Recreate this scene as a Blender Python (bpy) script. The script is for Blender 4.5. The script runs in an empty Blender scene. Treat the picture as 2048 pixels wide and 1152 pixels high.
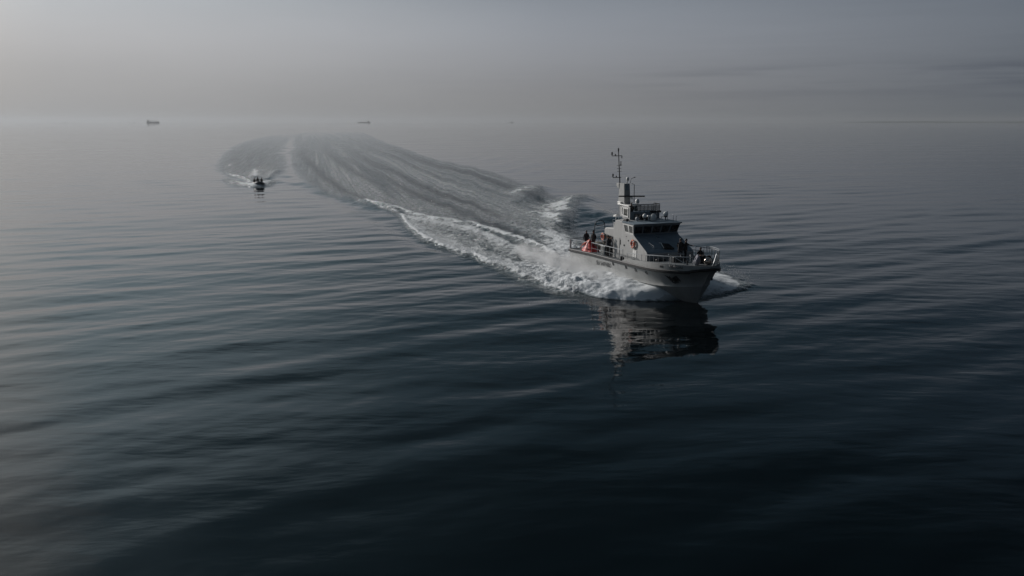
import bpy, bmesh, math, random
import numpy as np
from mathutils import Vector, Matrix
R = math.radians
random.seed(7)
sc = bpy.context.scene
C = bpy.context.collection

# ------------------------------------------------------------------ camera
FPX = 1607.0                 # focal length in pixels of the 2048 px wide photograph
CAM_H = 13.5
PITCH = math.atan(333 / FPX)
cam_d = bpy.data.cameras.new('camera'); cam = bpy.data.objects.new('camera', cam_d); C.objects.link(cam)
cam.location = (0, 0, CAM_H); cam.rotation_euler = (R(90) - PITCH, 0, 0)
cam_d.sensor_width = 36; cam_d.lens = 36 * FPX / 2048
cam_d.clip_start = 0.1; cam_d.clip_end = 80000
sc.camera = cam

# ------------------------------------------------------------------ light
SUN_AZ, SUN_EL = R(47), R(21)          # azimuth measured to the left of the view direction
sun_dir = Vector((-math.sin(SUN_AZ) * math.cos(SUN_EL), math.cos(SUN_AZ) * math.cos(SUN_EL), math.sin(SUN_EL)))
sl = bpy.data.lights.new('sun', 'SUN'); sun = bpy.data.objects.new('sun', sl); C.objects.link(sun)
sun.rotation_euler = sun_dir.to_track_quat('Z', 'Y').to_euler()
sl.energy = 3.0; sl.angle = R(5); sl.color = (1.0, 0.95, 0.91)

W = bpy.data.worlds.new('World'); sc.world = W; W.use_nodes = True
nt = W.node_tree; nt.nodes.clear()


def N(t, typ, **kw):
    n = t.nodes.new(typ)
    for k, v in kw.items():
        if k.startswith('i_'):
            key = k[2:]
            n.inputs[int(key) if key.isdigit() else key].default_value = v
        else:
            setattr(n, k, v)
    return n


def math_n(t, op, a, b=None, c=None, clamp=False):
    n = t.nodes.new('ShaderNodeMath'); n.operation = op; n.use_clamp = clamp
    for k, v in enumerate((a, b, c)):
        if v is None: continue
        if isinstance(v, (int, float)): n.inputs[k].default_value = v
        else: t.links.new(v, n.inputs[k])
    return n.outputs[0]


def mixc(t, fac, a, b, mode='MIX'):
    n = t.nodes.new('ShaderNodeMix'); n.data_type = 'RGBA'; n.blend_type = mode
    for k, v in ((0, fac), (6, a), (7, b)):
        if isinstance(v, (int, float)): n.inputs[k].default_value = v
        elif isinstance(v, tuple): n.inputs[k].default_value = v if len(v) == 4 else v + (1,)
        else: t.links.new(v, n.inputs[k])
    return n.outputs[2]


def ramp(t, fac, stops, interp='EASE'):
    n = t.nodes.new('ShaderNodeValToRGB'); n.color_ramp.interpolation = interp
    el = n.color_ramp.elements
    while len(el) < len(stops): el.new(0.5)
    for e, (p, c) in zip(el, stops):
        e.position = p; e.color = (c[0], c[1], c[2], 1) if isinstance(c, tuple) else (c, c, c, 1)
    t.links.new(fac, n.inputs[0]); return n.outputs[0]


SKY_GAIN = 1.0
tc = N(nt, 'ShaderNodeTexCoord')
nrm = N(nt, 'ShaderNodeVectorMath', operation='NORMALIZE'); nt.links.new(tc.outputs['Generated'], nrm.inputs[0])
sep = N(nt, 'ShaderNodeSeparateXYZ'); nt.links.new(nrm.outputs[0], sep.inputs[0])
hv = N(nt, 'ShaderNodeCombineXYZ'); nt.links.new(sep.outputs['X'], hv.inputs[0]); nt.links.new(sep.outputs['Y'], hv.inputs[1])
hn = N(nt, 'ShaderNodeVectorMath', operation='NORMALIZE'); nt.links.new(hv.outputs[0], hn.inputs[0])
dot = N(nt, 'ShaderNodeVectorMath', operation='DOT_PRODUCT'); nt.links.new(hn.outputs[0], dot.inputs[0])
dot.inputs[1].default_value = (-math.sin(R(49)), math.cos(R(49)), 0.0)
azf = math_n(nt, 'MULTIPLY_ADD', dot.outputs['Value'], 0.5, 0.5)            # 0 away from the sun .. 1 toward it
elev = math_n(nt, 'MAXIMUM', sep.outputs['Z'], 0.0)
# layers of the hazy sky, each brighter toward the sun
def layer(*st): return ramp(nt, azf, list(st), 'LINEAR')
low = layer((0.0, (0.022, 0.028, 0.036)), (0.30, (0.042, 0.052, 0.068)), (0.55, (0.095, 0.110, 0.130)), (0.81, (0.225, 0.226, 0.233)), (0.97, (0.33, 0.33, 0.335)), (1.0, (0.40, 0.385, 0.37)))
mid = layer((0.0, (0.022, 0.03, 0.042)), (0.30, (0.048, 0.06, 0.08)), (0.55, (0.138, 0.159, 0.190)), (0.81, (0.287, 0.305, 0.340)), (0.97, (0.474, 0.480, 0.50)), (1.0, (0.60, 0.59, 0.58)))
upp = layer((0.0, (0.018, 0.026, 0.038)), (0.30, (0.03, 0.042, 0.058)), (0.55, (0.038, 0.068, 0.100)), (0.81, (0.050, 0.095, 0.130)), (0.88, (0.10, 0.165, 0.21)), (0.97, (0.39, 0.51, 0.575)), (1.0, (0.85, 0.84, 0.82)))
hig = layer((0.0, (0.016, 0.022, 0.030)), (0.55, (0.010, 0.022, 0.033)), (0.81, (0.028, 0.055, 0.075)), (0.94, (0.07, 0.13, 0.17)), (0.97, (0.16, 0.25, 0.31)), (1.0, (0.70, 0.72, 0.72)))
def step(a, b):
    n = N(nt, 'ShaderNodeMapRange', interpolation_type='SMOOTHSTEP'); nt.links.new(elev, n.inputs[0]); n.inputs[1].default_value = a; n.inputs[2].default_value = b; return n.outputs[0]
base = mixc(nt, step(0.0, 0.13), low, mid)
base = mixc(nt, step(0.07, 0.29), base, upp)
base = mixc(nt, step(0.28, 0.48), base, hig)
base = mixc(nt, step(0.50, 0.95), base, (0.045, 0.058, 0.075))
# far thin cloud streaks low over the horizon
mp = N(nt, 'ShaderNodeMapping'); nt.links.new(nrm.outputs[0], mp.inputs[0]); mp.inputs['Scale'].default_value = (4.0, 4.0, 95.0)
mp.inputs['Location'].default_value = (0.35, 0.0, 1.25)
cn = N(nt, 'ShaderNodeTexNoise', i_Scale=1.0, i_Detail=7.0, i_Roughness=0.55); nt.links.new(mp.outputs[0], cn.inputs['Vector'])
cl = ramp(nt, cn.outputs['Fac'], [(0.40, 0.0), (0.60, 1.0)], 'EASE')
band = ramp(nt, elev, [(0.0, 0.2), (0.030, 0.45), (0.046, 0.9), (0.055, 1.0), (0.066, 0.12), (0.2, 0.10)], 'EASE')
away = ramp(nt, azf, [(0.0, 1.0), (0.45, 1.0), (0.68, 0.45), (0.8, 0.05), (1.0, 0.0)], 'EASE')
cf = math_n(nt, 'MULTIPLY', math_n(nt, 'MULTIPLY', cl, band), away)
base = mixc(nt, math_n(nt, 'MULTIPLY', cf, 0.80), base, (0.06, 0.07, 0.095))
sky = N(nt, 'ShaderNodeTexSky', sky_type='NISHITA', sun_disc=False, sun_elevation=SUN_EL, sun_rotation=-SUN_AZ,
        air_density=1.0, dust_density=4.0, ozone_density=1.0)
skym = mixc(nt, 1.0, sky.outputs[0], (0.0012, 0.0012, 0.0012), 'MULTIPLY')
un = N(nt, 'ShaderNodeMapping'); nt.links.new(nrm.outputs[0], un.inputs[0]); un.inputs['Scale'].default_value = (2.2, 2.2, 14.0)
uz = N(nt, 'ShaderNodeTexNoise', i_Scale=1.0, i_Detail=5.0, i_Roughness=0.55); nt.links.new(un.outputs[0], uz.inputs['Vector'])
uv_ = ramp(nt, uz.outputs['Fac'], [(0.25, 0.965), (0.75, 1.03)], 'EASE')
base = mixc(nt, 1.0, base, uv_, 'MULTIPLY')
tot = mixc(nt, 1.0, base, skym, 'ADD')
bg = N(nt, 'ShaderNodeBackground'); nt.links.new(tot, bg.inputs['Color']); bg.inputs['Strength'].default_value = SKY_GAIN
wo = N(nt, 'ShaderNodeOutputWorld'); nt.links.new(bg.outputs[0], wo.inputs['Surface'])

sc.view_settings.view_transform = 'Standard'; sc.view_settings.look = 'None'
sc.view_settings.exposure = 0; sc.view_settings.gamma = 1
sc.render.engine = 'CYCLES'
sc.cycles.use_denoising = True
sc.cycles.max_bounces = 7; sc.cycles.volume_bounces = 1; sc.cycles.glossy_bounces = 4; sc.cycles.transparent_max_bounces = 12
sc.cycles.caustics_reflective = False; sc.cycles.caustics_refractive = False
sc.cycles.sample_clamp_indirect = 4.0

# ------------------------------------------------------------------ helpers
PC, PS = math.cos(PITCH), math.sin(PITCH)


def sea_pt(px, py, z=0.0):
    """where a sight line of the photograph meets the sea: used only to survey positions"""
    a = (px - 1024) / FPX; b = (576 - py) / FPX
    r = (a, PC + b * PS, -PS + b * PC)
    t = (z - CAM_H) / r[2]
    return np.array([r[0] * t, r[1] * t])


def mat(name, col, rough=0.5, metal=0.0, var=0.12, scale=3.0, bump=0.0, spec=0.5, streak=False, dirt=None):
    m = bpy.data.materials.new(name); m.use_nodes = True; t = m.node_tree
    p = t.nodes['Principled BSDF']
    co = N(t, 'ShaderNodeTexCoord'); mpg = N(t, 'ShaderNodeMapping'); t.links.new(co.outputs['Object'], mpg.inputs[0])
    mpg.inputs['Scale'].default_value = (1, 1, 0.18 if streak else 1)
    n1 = N(t, 'ShaderNodeTexNoise', i_Scale=scale, i_Detail=6.0, i_Roughness=0.6); t.links.new(mpg.outputs[0], n1.inputs['Vector'])
    d = tuple(c * (1 - var * 1.6) for c in col); b = tuple(min(1, c * (1 + var)) for c in col)
    cr = ramp(t, n1.outputs['Fac'], [(0.3, d), (0.7, b)], 'LINEAR')
    if dirt:
        n2 = N(t, 'ShaderNodeTexNoise', i_Scale=scale * 2.3, i_Detail=8.0, i_Roughness=0.7); t.links.new(mpg.outputs[0], n2.inputs['Vector'])
        f = ramp(t, n2.outputs['Fac'], [(0.56, 0.0), (0.74, 0.55)], 'LINEAR')
        cr = mixc(t, f, cr, dirt)
    t.links.new(cr, p.inputs['Base Color'])
    p.inputs['Roughness'].default_value = rough; p.inputs['Metallic'].default_value = metal
    p.inputs['Specular IOR Level'].default_value = spec
    if bump:
        bn = N(t, 'ShaderNodeBump', i_Strength=bump, i_Distance=0.02)
        n3 = N(t, 'ShaderNodeTexNoise', i_Scale=scale * 4, i_Detail=5.0); t.links.new(co.outputs['Object'], n3.inputs['Vector'])
        t.links.new(n3.outputs['Fac'], bn.inputs['Height']); t.links.new(bn.outputs[0], p.inputs['Normal'])
    return m


M = {}
M['hull'] = mat('grey hull paint', (0.395, 0.402, 0.395), 0.62, spec=0.3, var=0.10, scale=1.1, streak=True, dirt=(0.22, 0.19, 0.155))
M['house'] = mat('light grey superstructure paint', (0.42, 0.425, 0.42), 0.62, spec=0.3, var=0.06, scale=1.3, streak=True, dirt=(0.29, 0.27, 0.24))
M['front'] = mat('grey paint with front shade', (0.19, 0.245, 0.29), 0.55, var=0.12, scale=2.0, streak=False)  # superstructure grey made darker and bluer: shade of the front faces put into colour
M['deck'] = mat('worn grey deck coating', (0.12, 0.135, 0.145), 0.75, var=0.25, scale=2.5, bump=0.3, dirt=(0.06, 0.06, 0.06))
M['strake'] = mat('black rubber strake', (0.028, 0.030, 0.032), 0.6, var=0.3, scale=4)
M['dark'] = mat('dark painted steel', (0.02, 0.023, 0.026), 0.5, var=0.3, scale=5)
M['black'] = mat('black cloth', (0.008, 0.008, 0.010), 0.85, var=0.3, scale=9, bump=0.4)
M['navy'] = mat('navy cloth', (0.012, 0.014, 0.022), 0.85, var=0.3, scale=9, bump=0.4)
M['white'] = mat('white painted metal', (0.80, 0.80, 0.78), 0.35, var=0.06, scale=4)
M['rail'] = mat('galvanised rail', (0.33, 0.35, 0.37), 0.38, metal=0.3, var=0.12, scale=8)
M['glass'] = mat('dark window glass', (0.006, 0.008, 0.011), 0.06, var=0.2, scale=2, spec=0.7)
M['glasspale'] = mat('pale side window glass', (0.10, 0.105, 0.10), 0.12, var=0.3, scale=5, spec=0.6)
M['orange'] = mat('lifebuoy orange', (0.55, 0.12, 0.06), 0.55, var=0.1, scale=6)
M['red'] = mat('red tarpaulin', (0.62, 0.028, 0.022), 0.42, var=0.25, scale=6, bump=0.5)
M['salmon'] = mat('faded red strap', (0.75, 0.20, 0.13), 0.55, var=0.15, scale=6)
M['chrome'] = mat('polished bronze steel', (0.52, 0.45, 0.40), 0.11, metal=1.0, var=0.25, scale=5)
M['skin'] = mat('skin', (0.36, 0.20, 0.14), 0.55, var=0.08, scale=8)
M['hair'] = mat('dark hair', (0.012, 0.009, 0.008), 0.6, var=0.2, scale=20)
M['letters'] = mat('dark lettering paint', (0.045, 0.045, 0.05), 0.5, var=0.2, scale=6)
M['canvas'] = mat('pale lavender canvas', (0.30, 0.30, 0.34), 0.8, var=0.15, scale=7, bump=0.6)
M['rope'] = mat('cream rope', (0.42, 0.38, 0.30), 0.85, var=0.2, scale=12, bump=0.5)
M['rib'] = mat('dark grey rubber tube', (0.08, 0.088, 0.098), 0.5, var=0.2, scale=4)
M['ribtop'] = mat('pale grey rubber tube', (0.22, 0.23, 0.24), 0.5, var=0.1, scale=4)
M['shiphull'] = mat('rusty dark ship hull', (0.05, 0.045, 0.045), 0.6, var=0.3, scale=0.05)
M['shipwhite'] = mat('weathered cream ship paint', (0.28, 0.27, 0.25), 0.6, var=0.15, scale=0.05)
M['shipgear'] = mat('grey ship cranes paint', (0.12, 0.11, 0.10), 0.6, var=0.15, scale=0.05)
M['land'] = mat('distant coast', (0.05, 0.06, 0.05), 0.9, var=0.3, scale=0.002)


class MB:
    """mesh builder: collects shapes, builds ONE object"""
    def __init__(s): s.v = []; s.f = []; s.mi = []; s.cur = 0

    def add(s, vs, fs):
        o = len(s.v); s.v += [tuple(v) for v in vs]; s.f += [tuple(i + o for i in f) for f in fs]; s.mi += [s.cur] * len(fs); return s

    def hexa(s, p):     # 8 points, bottom 4 ccw then top 4
        return s.add(p, [(3, 2, 1, 0), (4, 5, 6, 7), (0, 1, 5, 4), (1, 2, 6, 5), (2, 3, 7, 6), (3, 0, 4, 7)])

    def box(s, x0, x1, y0, y1, z0, z1):
        return s.hexa([(x0, y0, z0), (x1, y0, z0), (x1, y1, z0), (x0, y1, z0), (x0, y0, z1), (x1, y0, z1), (x1, y1, z1), (x0, y1, z1)])

    def prism(s, prof, y0, y1, y0t=None, y1t=None):   # prof (x,z) list extruded in y
        n = len(prof)
        vs = [(x, y0, z) for x, z in prof] + [(x, y1, z) for x, z in prof]
        fs = [tuple(range(n)), tuple(reversed(range(n, 2 * n)))] + [(i, i + n, (i + 1) % n + n, (i + 1) % n) for i in range(n)]
        return s.add(vs, fs)

    def tube(s, pts, r, n=8, cap=True, closed=False):
        pts = [Vector(p) for p in pts]; m = len(pts); rr = r if isinstance(r, (list, tuple)) else [r] * m
        vs = []; fs = []; up = None
        for i, p in enumerate(pts):
            if closed: d = pts[(i + 1) % m] - pts[i - 1]
            else: d = pts[min(i + 1, m - 1)] - pts[max(i - 1, 0)]
            d = d.normalized() if d.length > 1e-9 else Vector((0, 0, 1))
            if up is None: up = Vector((0, 0, 1)) if abs(d.z) < 0.9 else Vector((1, 0, 0))
            a = (up - d * up.dot(d)); a = a.normalized() if a.length > 1e-6 else d.orthogonal().normalized()
            up = a; b = d.cross(a)
            for k in range(n):
                t = 2 * math.pi * k / n; vs.append(p + (a * math.cos(t) + b * math.sin(t)) * rr[i])
        lim = m if closed else m - 1
        for i in range(lim):
            for k in range(n):
                a0 = i * n + k; a1 = i * n + (k + 1) % n; b0 = ((i + 1) % m) * n + k; b1 = ((i + 1) % m) * n + (k + 1) % n
                fs.append((a0, b0, b1, a1))
        if cap and not closed:
            fs.append(tuple(range(n))); fs.append(tuple(reversed(range((m - 1) * n, m * n))))
        return s.add(vs, fs)

    def lathe(s, cx, cy, prof, n=18, axis='z', z0=0):  # prof (r, h)
        vs = []; fs = []; m = len(prof)
        for r, h in prof:
            for k in range(n):
                t = 2 * math.pi * k / n
                vs.append((cx + r * math.cos(t), cy + r * math.sin(t), z0 + h))
        for i in range(m - 1):
            for k in range(n):
                fs.append((i * n + k, i * n + (k + 1) % n, (i + 1) * n + (k + 1) % n, (i + 1) * n + k))
        fs.append(tuple(reversed(range(n)))); fs.append(tuple(range((m - 1) * n, m * n)))
        return s.add(vs, fs)

    def ball(s, c, r, n=16, m=10, sq=(1, 1, 1)):
        prof = [(math.sin(math.pi * i / m), -math.cos(math.pi * i / m)) for i in range(m + 1)]
        vs = []; fs = []
        for a, h in prof:
            for k in range(n):
                t = 2 * math.pi * k / n
                vs.append((c[0] + r * sq[0] * a * math.cos(t), c[1] + r * sq[1] * a * math.sin(t), c[2] + r * sq[2] * h))
        for i in range(m):
            for k in range(n):
                fs.append((i * n + k, i * n + (k + 1) % n, (i + 1) * n + (k + 1) % n, (i + 1) * n + k))
        return s.add(vs, fs)

    def build(s, name, mats, parent=None, smooth=False, bevel=0.0, matrix=None):
        me = bpy.data.meshes.new(name)
        bm = bmesh.new()
        vs = [bm.verts.new(v) for v in s.v]
        for f, mi in zip(s.f, s.mi):
            try:
                fc = bm.faces.new([vs[i] for i in f]); fc.material_index = mi; fc.smooth = smooth
            except ValueError: pass
        bmesh.ops.remove_doubles(bm, verts=bm.verts, dist=1e-5)
        bmesh.ops.recalc_face_normals(bm, faces=bm.faces)
        if bevel:
            es = [e for e in bm.edges if len(e.link_faces) == 2 and e.calc_face_angle(0) > 0.6]
            bmesh.ops.bevel(bm, geom=es, offset=bevel, segments=2, affect='EDGES', profile=0.5, clamp_overlap=True)
        bm.to_mesh(me); bm.free()
        for m in (mats if isinstance(mats, (list, tuple)) else [mats]): me.materials.append(M[m] if isinstance(m, str) else m)
        o = bpy.data.objects.new(name, me); C.objects.link(o)
        if parent is not None: o.parent = parent
        if matrix is not None: o.matrix_world = matrix
        return o


def tag(o, label=None, cat=None, group=None, kind=None):
    for k, v in (('label', label), ('category', cat), ('group', group), ('kind', kind)):
        if v: o[k] = v
    return o


def empty(name, loc, rz=0.0, label=None, cat=None, group=None):
    o = bpy.data.objects.new(name, None); C.objects.link(o); o.location = loc; o.rotation_euler = (0, 0, rz)
    o.empty_display_size = 0.3
    return tag(o, label, cat, group)


def smooth_poly(pts, k=4):
    """Catmull-Rom through points"""
    pts = [np.array(p, float) for p in pts]; out = []
    for i in range(len(pts) - 1):
        p0 = pts[max(i - 1, 0)]; p1 = pts[i]; p2 = pts[i + 1]; p3 = pts[min(i + 2, len(pts) - 1)]
        for j in range(k):
            t = j / k
            out.append(0.5 * ((2 * p1) + (-p0 + p2) * t + (2 * p0 - 5 * p1 + 4 * p2 - p3) * t * t + (-p0 + 3 * p1 - 3 * p2 + p3) * t ** 3))
    out.append(pts[-1]); return out


# ------------------------------------------------------------------ patrol ship frame
SO = np.array([8.128, 75.451]); SPHI = R(-70.04)
HD = np.array([math.cos(SPHI), math.sin(SPHI)]); PT = np.array([-HD[1], HD[0]])


def sw(x, y, z=0.0):
    p = SO + HD * x + PT * y
    return (float(p[0]), float(p[1]), z)

#@@SEA
# ------------------------------------------------------------------ sea
rng = np.random.RandomState(11)


def hash2(ix, iy, seed):
    h = (ix * 374761393 + iy * 668265263 + seed * 1442695041) & 0x7fffffff
    h = ((h ^ (h >> 13)) * 1274126177) & 0x7fffffff
    return ((h ^ (h >> 16)) & 0xffff) / 65535.0


def vnoise(x, y, seed=0):
    ix = np.floor(x).astype(np.int64); iy = np.floor(y).astype(np.int64)
    fx = x - ix; fy = y - iy; fx = fx * fx * (3 - 2 * fx); fy = fy * fy * (3 - 2 * fy)
    a = hash2(ix, iy, seed); b = hash2(ix + 1, iy, seed); c = hash2(ix, iy + 1, seed); d = hash2(ix + 1, iy + 1, seed)
    return (a * (1 - fx) + b * fx) * (1 - fy) + (c * (1 - fx) + d * fx) * fy


def fbm(x, y, oct=4, seed=0):
    s = 0; a = 0.5; t = 0
    for i in range(oct):
        s = s + a * vnoise(x, y, seed + i); t += a; a *= 0.5; x = x * 2.03 + 17.1; y = y * 2.03 + 5.7
    return s / t


def smooth01(x): x = np.clip(x, 0, 1); return x * x * (3 - 2 * x)


def make_sea():
    r = [1.0, 6.0, 11.0, 15.0, 18.0]
    while r[-1] < 15000:
        q = r[-1]
        k = 0.006 if q < 48 else 0.0022 if q < 82 else 0.0035 if q < 110 else 0.006 if q < 1500 else 0.02
        r.append(q * (1 + k))
    r = np.array(r)
    fine = np.arange(-42, 42.001, 0.1)
    side = [42.3]
    while side[-1] < 176: side.append(side[-1] * 1.02 + 0.3)
    side = np.array([s for s in side if s < 179])
    th = np.radians(np.concatenate([-side[::-1], fine, side]))
    nr, ntn = len(r), len(th)
    RR, TT = np.meshgrid(r, th, indexing='ij')
    X = (RR * np.sin(TT)).ravel(); Y = (RR * np.cos(TT)).ravel(); Rr = RR.ravel()
    Z = np.zeros_like(X)
    dr = np.gradient(r); D = np.repeat(dr, ntn)
    # swell and wavelets
    waves = []
    for i in range(16): waves.append((rng.uniform(3.0, 8.2), 1.0))
    for i in range(26): waves.append((rng.uniform(1.2, 2.8), 0.44))
    for i in range(14): waves.append((rng.uniform(0.6, 1.2), 0.24))
    for i in range(8): waves.append((rng.uniform(14, 40), 0.40))
    gust = 0.65 + 0.7 * fbm(X / 30.0, Y / 45.0, 3, 5)
    for lam, wt in waves:
        ang = R(90 + 24) + rng.normal(0, R(20) if lam > 2 else R(30))
        kx, ky = math.cos(ang) * 2 * math.pi / lam, math.sin(ang) * 2 * math.pi / lam
        slope = 0.0080 * wt
        amp = slope * lam / (2 * math.pi)
        fade = smooth01((lam / D - 2.5) / 3.0)
        ph = rng.uniform(0, 6.28)
        Z += amp * gust * fade * np.sin(kx * X + ky * Y + ph)
    near = Rr < 1600
    idx = np.where(near & (Y > 10) & (np.abs(np.arctan2(X, Y)) < R(50)))[0]
    x0 = X[idx]; y0 = Y[idx]
    far_k = np.clip(np.hypot(x0, y0) / 90.0, 0.7, 4.0)
    wx = (fbm(x0 * 0.45 / far_k, y0 * 0.45 / far_k, 2, 61) - 0.5) * 1.5 * far_k + (fbm(x0 * 1.7, y0 * 1.7, 3, 63) - 0.5) * 0.9
    wy = (fbm(x0 * 0.45 / far_k, y0 * 0.45 / far_k, 2, 62) - 0.5) * 1.5 * far_k + (fbm(x0 * 1.7, y0 * 1.7, 3, 64) - 0.5) * 0.9
    u_ = (x0 - SO[0]) * HD[0] + (y0 - SO[1]) * HD[1]
    keep = np.interp(u_, [4, 11, 14], [1.0, 0.4, 0.08])
    x = x0 + wx * keep; y = y0 + wy * keep
    patchy = fbm(x0 * 0.9, y0 * 0.9, 3, 71)
    foam = np.zeros(len(idx)); chop = np.zeros(len(idx)); zz = np.zeros(len(idx)); calm = np.ones(len(idx))

    def dist_poly(P):
        best = np.full(len(x), 1e9); tt = np.zeros(len(x)); sg = np.zeros(len(x)); acc = 0.0
        for i in range(len(P) - 1):
            a = P[i]; d = P[i + 1] - a; L = math.hypot(*d)
            if L < 1e-6: continue
            t = np.clip(((x - a[0]) * d[0] + (y - a[1]) * d[1]) / (L * L), 0, 1)
            ex = x - a[0] - t * d[0]; ey = y - a[1] - t * d[1]; q = np.hypot(ex, ey)
            m = q < best
            best = np.where(m, q, best); tt = np.where(m, i + t, tt)
            sg = np.where(m, np.sign(d[0] * ey - d[1] * ex), sg); acc += L
        return best, tt / (len(P) - 1), sg

    def stroke(pts, w, inten, ship=False, k=4, foamk=1.0, chopk=0.0, ridge=0.0, power=2.0):
        nonlocal foam, chop, zz
        P = [np.array(sw(*p)[:2]) for p in pts] if ship else [sea_pt(*p) for p in pts]
        P = smooth_poly(P, k)
        dd, tt, sg = dist_poly(P)
        ww = np.interp(tt, np.linspace(0, 1, len(w)), w); ii = np.interp(tt, np.linspace(0, 1, len(inten)), inten)
        g = np.exp(-(dd / ww) ** power) * ii
        if foamk: foam = 1 - (1 - foam) * (1 - np.clip(g * foamk * np.clip(0.05 + 1.7 * patchy, 0, 1.15), 0, 1))
        if chopk: chop = np.maximum(chop, np.clip(g * chopk, 0, 1))
        if ridge: zz = zz + g * ridge
        return dd, tt, sg, g

    def area(poly_px, soft, ship=False):
        """mask inside a sea-surface polygon, soft edge in metres"""
        P = [np.array(sw(*p)[:2]) for p in poly_px] if ship else [sea_pt(*p) for p in poly_px]
        P = smooth_poly(P + [P[0]], 3)
        inside = np.zeros(len(x), bool); n = len(P) - 1
        for i in range(n):
            a = P[i]; b = P[i + 1]
            c = (a[1] > y) != (b[1] > y)
            with np.errstate(divide='ignore', invalid='ignore'):
                xi = (b[0] - a[0]) * (y - a[1]) / (b[1] - a[1]) + a[0]
            inside ^= c & (x < xi)
        dd, _, _ = dist_poly(P)
        return smooth01(0.5 + np.where(inside, dd, -dd) / (2 * soft * np.clip(far_k, 1, 2.0))), dd, inside

    # --- broad churned wake of the patrol ship (surveyed outline on the sea surface)
    wob = 1.0
    wake, wd, wi = area([(1150, 540), (1150, 586), (1060, 556), (1010, 535), (960, 520), (920, 503), (870, 483), (815, 450), (800, 428), (730, 404),
                         (655, 384), (612, 352), (592, 318), (588, 290), (598, 268), (640, 261), (715, 262), (760, 281), (830, 306), (900, 326),
                         (975, 345), (1020, 364), (1060, 378), (1110, 400), (1132, 430), (1150, 480)], 1.6)
    wake = wake * np.interp(np.hypot(x0, y0), [350, 750, 1250], [1.0, 0.6, 0.0])
    chop = np.maximum(chop, wake * 0.85)
    calm *= 1 - 0.75 * wake
    dcam = np.hypot(x, y)
    foam = 1 - (1 - foam) * (1 - wake * np.interp(dcam, [60, 100, 160, 300, 700], [0.33, 0.36, 0.40, 0.50, 0.55]))
    # flow coordinates along the wake
    cen = smooth_poly([sea_pt(*p) for p in [(1330, 560), (1150, 520), (1040, 462), (930, 412), (840, 366), (770, 325), (715, 295), (670, 274), (640, 262), (600, 254)]], 6)
    dd, tt, sg = dist_poly(cen)
    flow_s = tt * 420.0; flow_d = dd * sg
    # long streaks parallel to the track: smooth slicks (dark) and foamy bands
    far_w = lambda a, b: [a, b]
    slick = np.zeros(len(x))
    def dark(pts, w, inten):
        nonlocal foam, chop, slick
        P = smooth_poly([sea_pt(*p) for p in pts], 4); d_, t_, _ = dist_poly(P)
        ww = np.interp(t_, np.linspace(0, 1, len(w)), w); ii = np.interp(t_, np.linspace(0, 1, len(inten)), inten)
        g = np.exp(-(d_ / ww) ** 2) * ii; slick = np.maximum(slick, g)
    dark([(612, 268), (606, 300), (630, 335), (670, 368), (712, 392), (760, 408)], [3.4, 1.8, 1.1, 0.8], [0.6, 0.9, 0.8, 0.4])
    dark([(682, 288), (740, 322), (800, 350), (880, 385), (950, 412), (1020, 440), (1080, 455)], [3.4, 1.7, 1.2, 1.1], [0.5, 0.9, 0.9, 0.6])
    dark([(690, 315), (760, 352), (830, 385), (900, 415), (960, 440), (1040, 468), (1090, 492)], [2.4, 1.6, 1.2, 0.9], [0.4, 0.9, 1, 0.6])
    dark([(700, 270), (780, 297), (860, 325), (940, 348), (1010, 372), (1060, 392), (1130, 440), (1150, 462)], [4.5, 2.4, 1.6, 1.6, 1.9], [0.5, 0.9, 0.9, 0.8, 1])
    dark([(640, 268), (650, 295), (690, 330), (740, 358), (800, 384), (860, 404)], [3.5, 2.0, 1.3, 1.0], [0.5, 0.8, 0.7, 0.3])
    dark([(660, 266), (720, 288), (790, 316), (860, 344), (930, 372)], [3.5, 2.2, 1.4, 1.1], [0.4, 0.7, 0.7, 0.3])
    foam = np.clip(foam * (1 - 0.92 * np.clip(slick * 1.15, 0, 1)), 0, 1)
    # foamy bands
    stroke([(1146, 512), (1110, 484), (1060, 452), (1000, 418), (940, 392), (880, 364), (800, 330)], [2.6, 2.6, 2.2, 2.0, 2, 2.2, 3], [0.95, 0.7, 0.42, 0.3, 0.2, 0.12, 0.0], chopk=0.8)
    stroke([(1145, 500), (1125, 478), (1100, 460)], [1.8, 2.0, 1.8], [1.0, 0.7, 0.2], chopk=1, ridge=0.25)
    stroke([(1120, 470), (1060, 428), (1000, 404), (930, 376), (860, 350)], [1.6, 1.7, 1.6, 1.6, 1.6], [0.5, 0.38, 0.28, 0.16, 0.0], chopk=0.8)
    stroke([(960, 440), (900, 420), (830, 398), (770, 372), (700, 340)], [1.5, 1.4, 1.4, 1.6, 2], [0.25, 0.26, 0.22, 0.14, 0.0], chopk=0.8)
    # rope-like crest of the starboard quarter wave
    stroke([(726, 403), (800, 419), (860, 434), (930, 447), (990, 462), (1040, 479), (1080, 494), (1116, 508)],
           [0.8, 1.1, 1.1, 1.0, 0.8, 0.65, 0.5, 0.4], [0.45, 0.9, 0.95, 1.0, 1.0, 1.0, 0.95, 0.7], ridge=0.30, chopk=1)
    # foam apron between the rope and the outer edge
    apron, ad, ai = area([(1190, 560), (1150, 586), (1110, 572), (1060, 556), (1010, 535), (960, 520), (920, 503), (870, 483), (815, 450), (800, 428),
                          (860, 438), (930, 452), (990, 470), (1050, 500), (1120, 525)], 0.45)
    edge_n = fbm(x * 1.1, y * 1.1, 4, 21)
    foam = 1 - (1 - foam) * (1 - apron * np.interp(ad, [0, 0.8, 2.4, 4.5, 8], [0.85, 0.72, 0.50, 0.38, 0.36]))
    chop = np.maximum(chop, apron)
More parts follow.
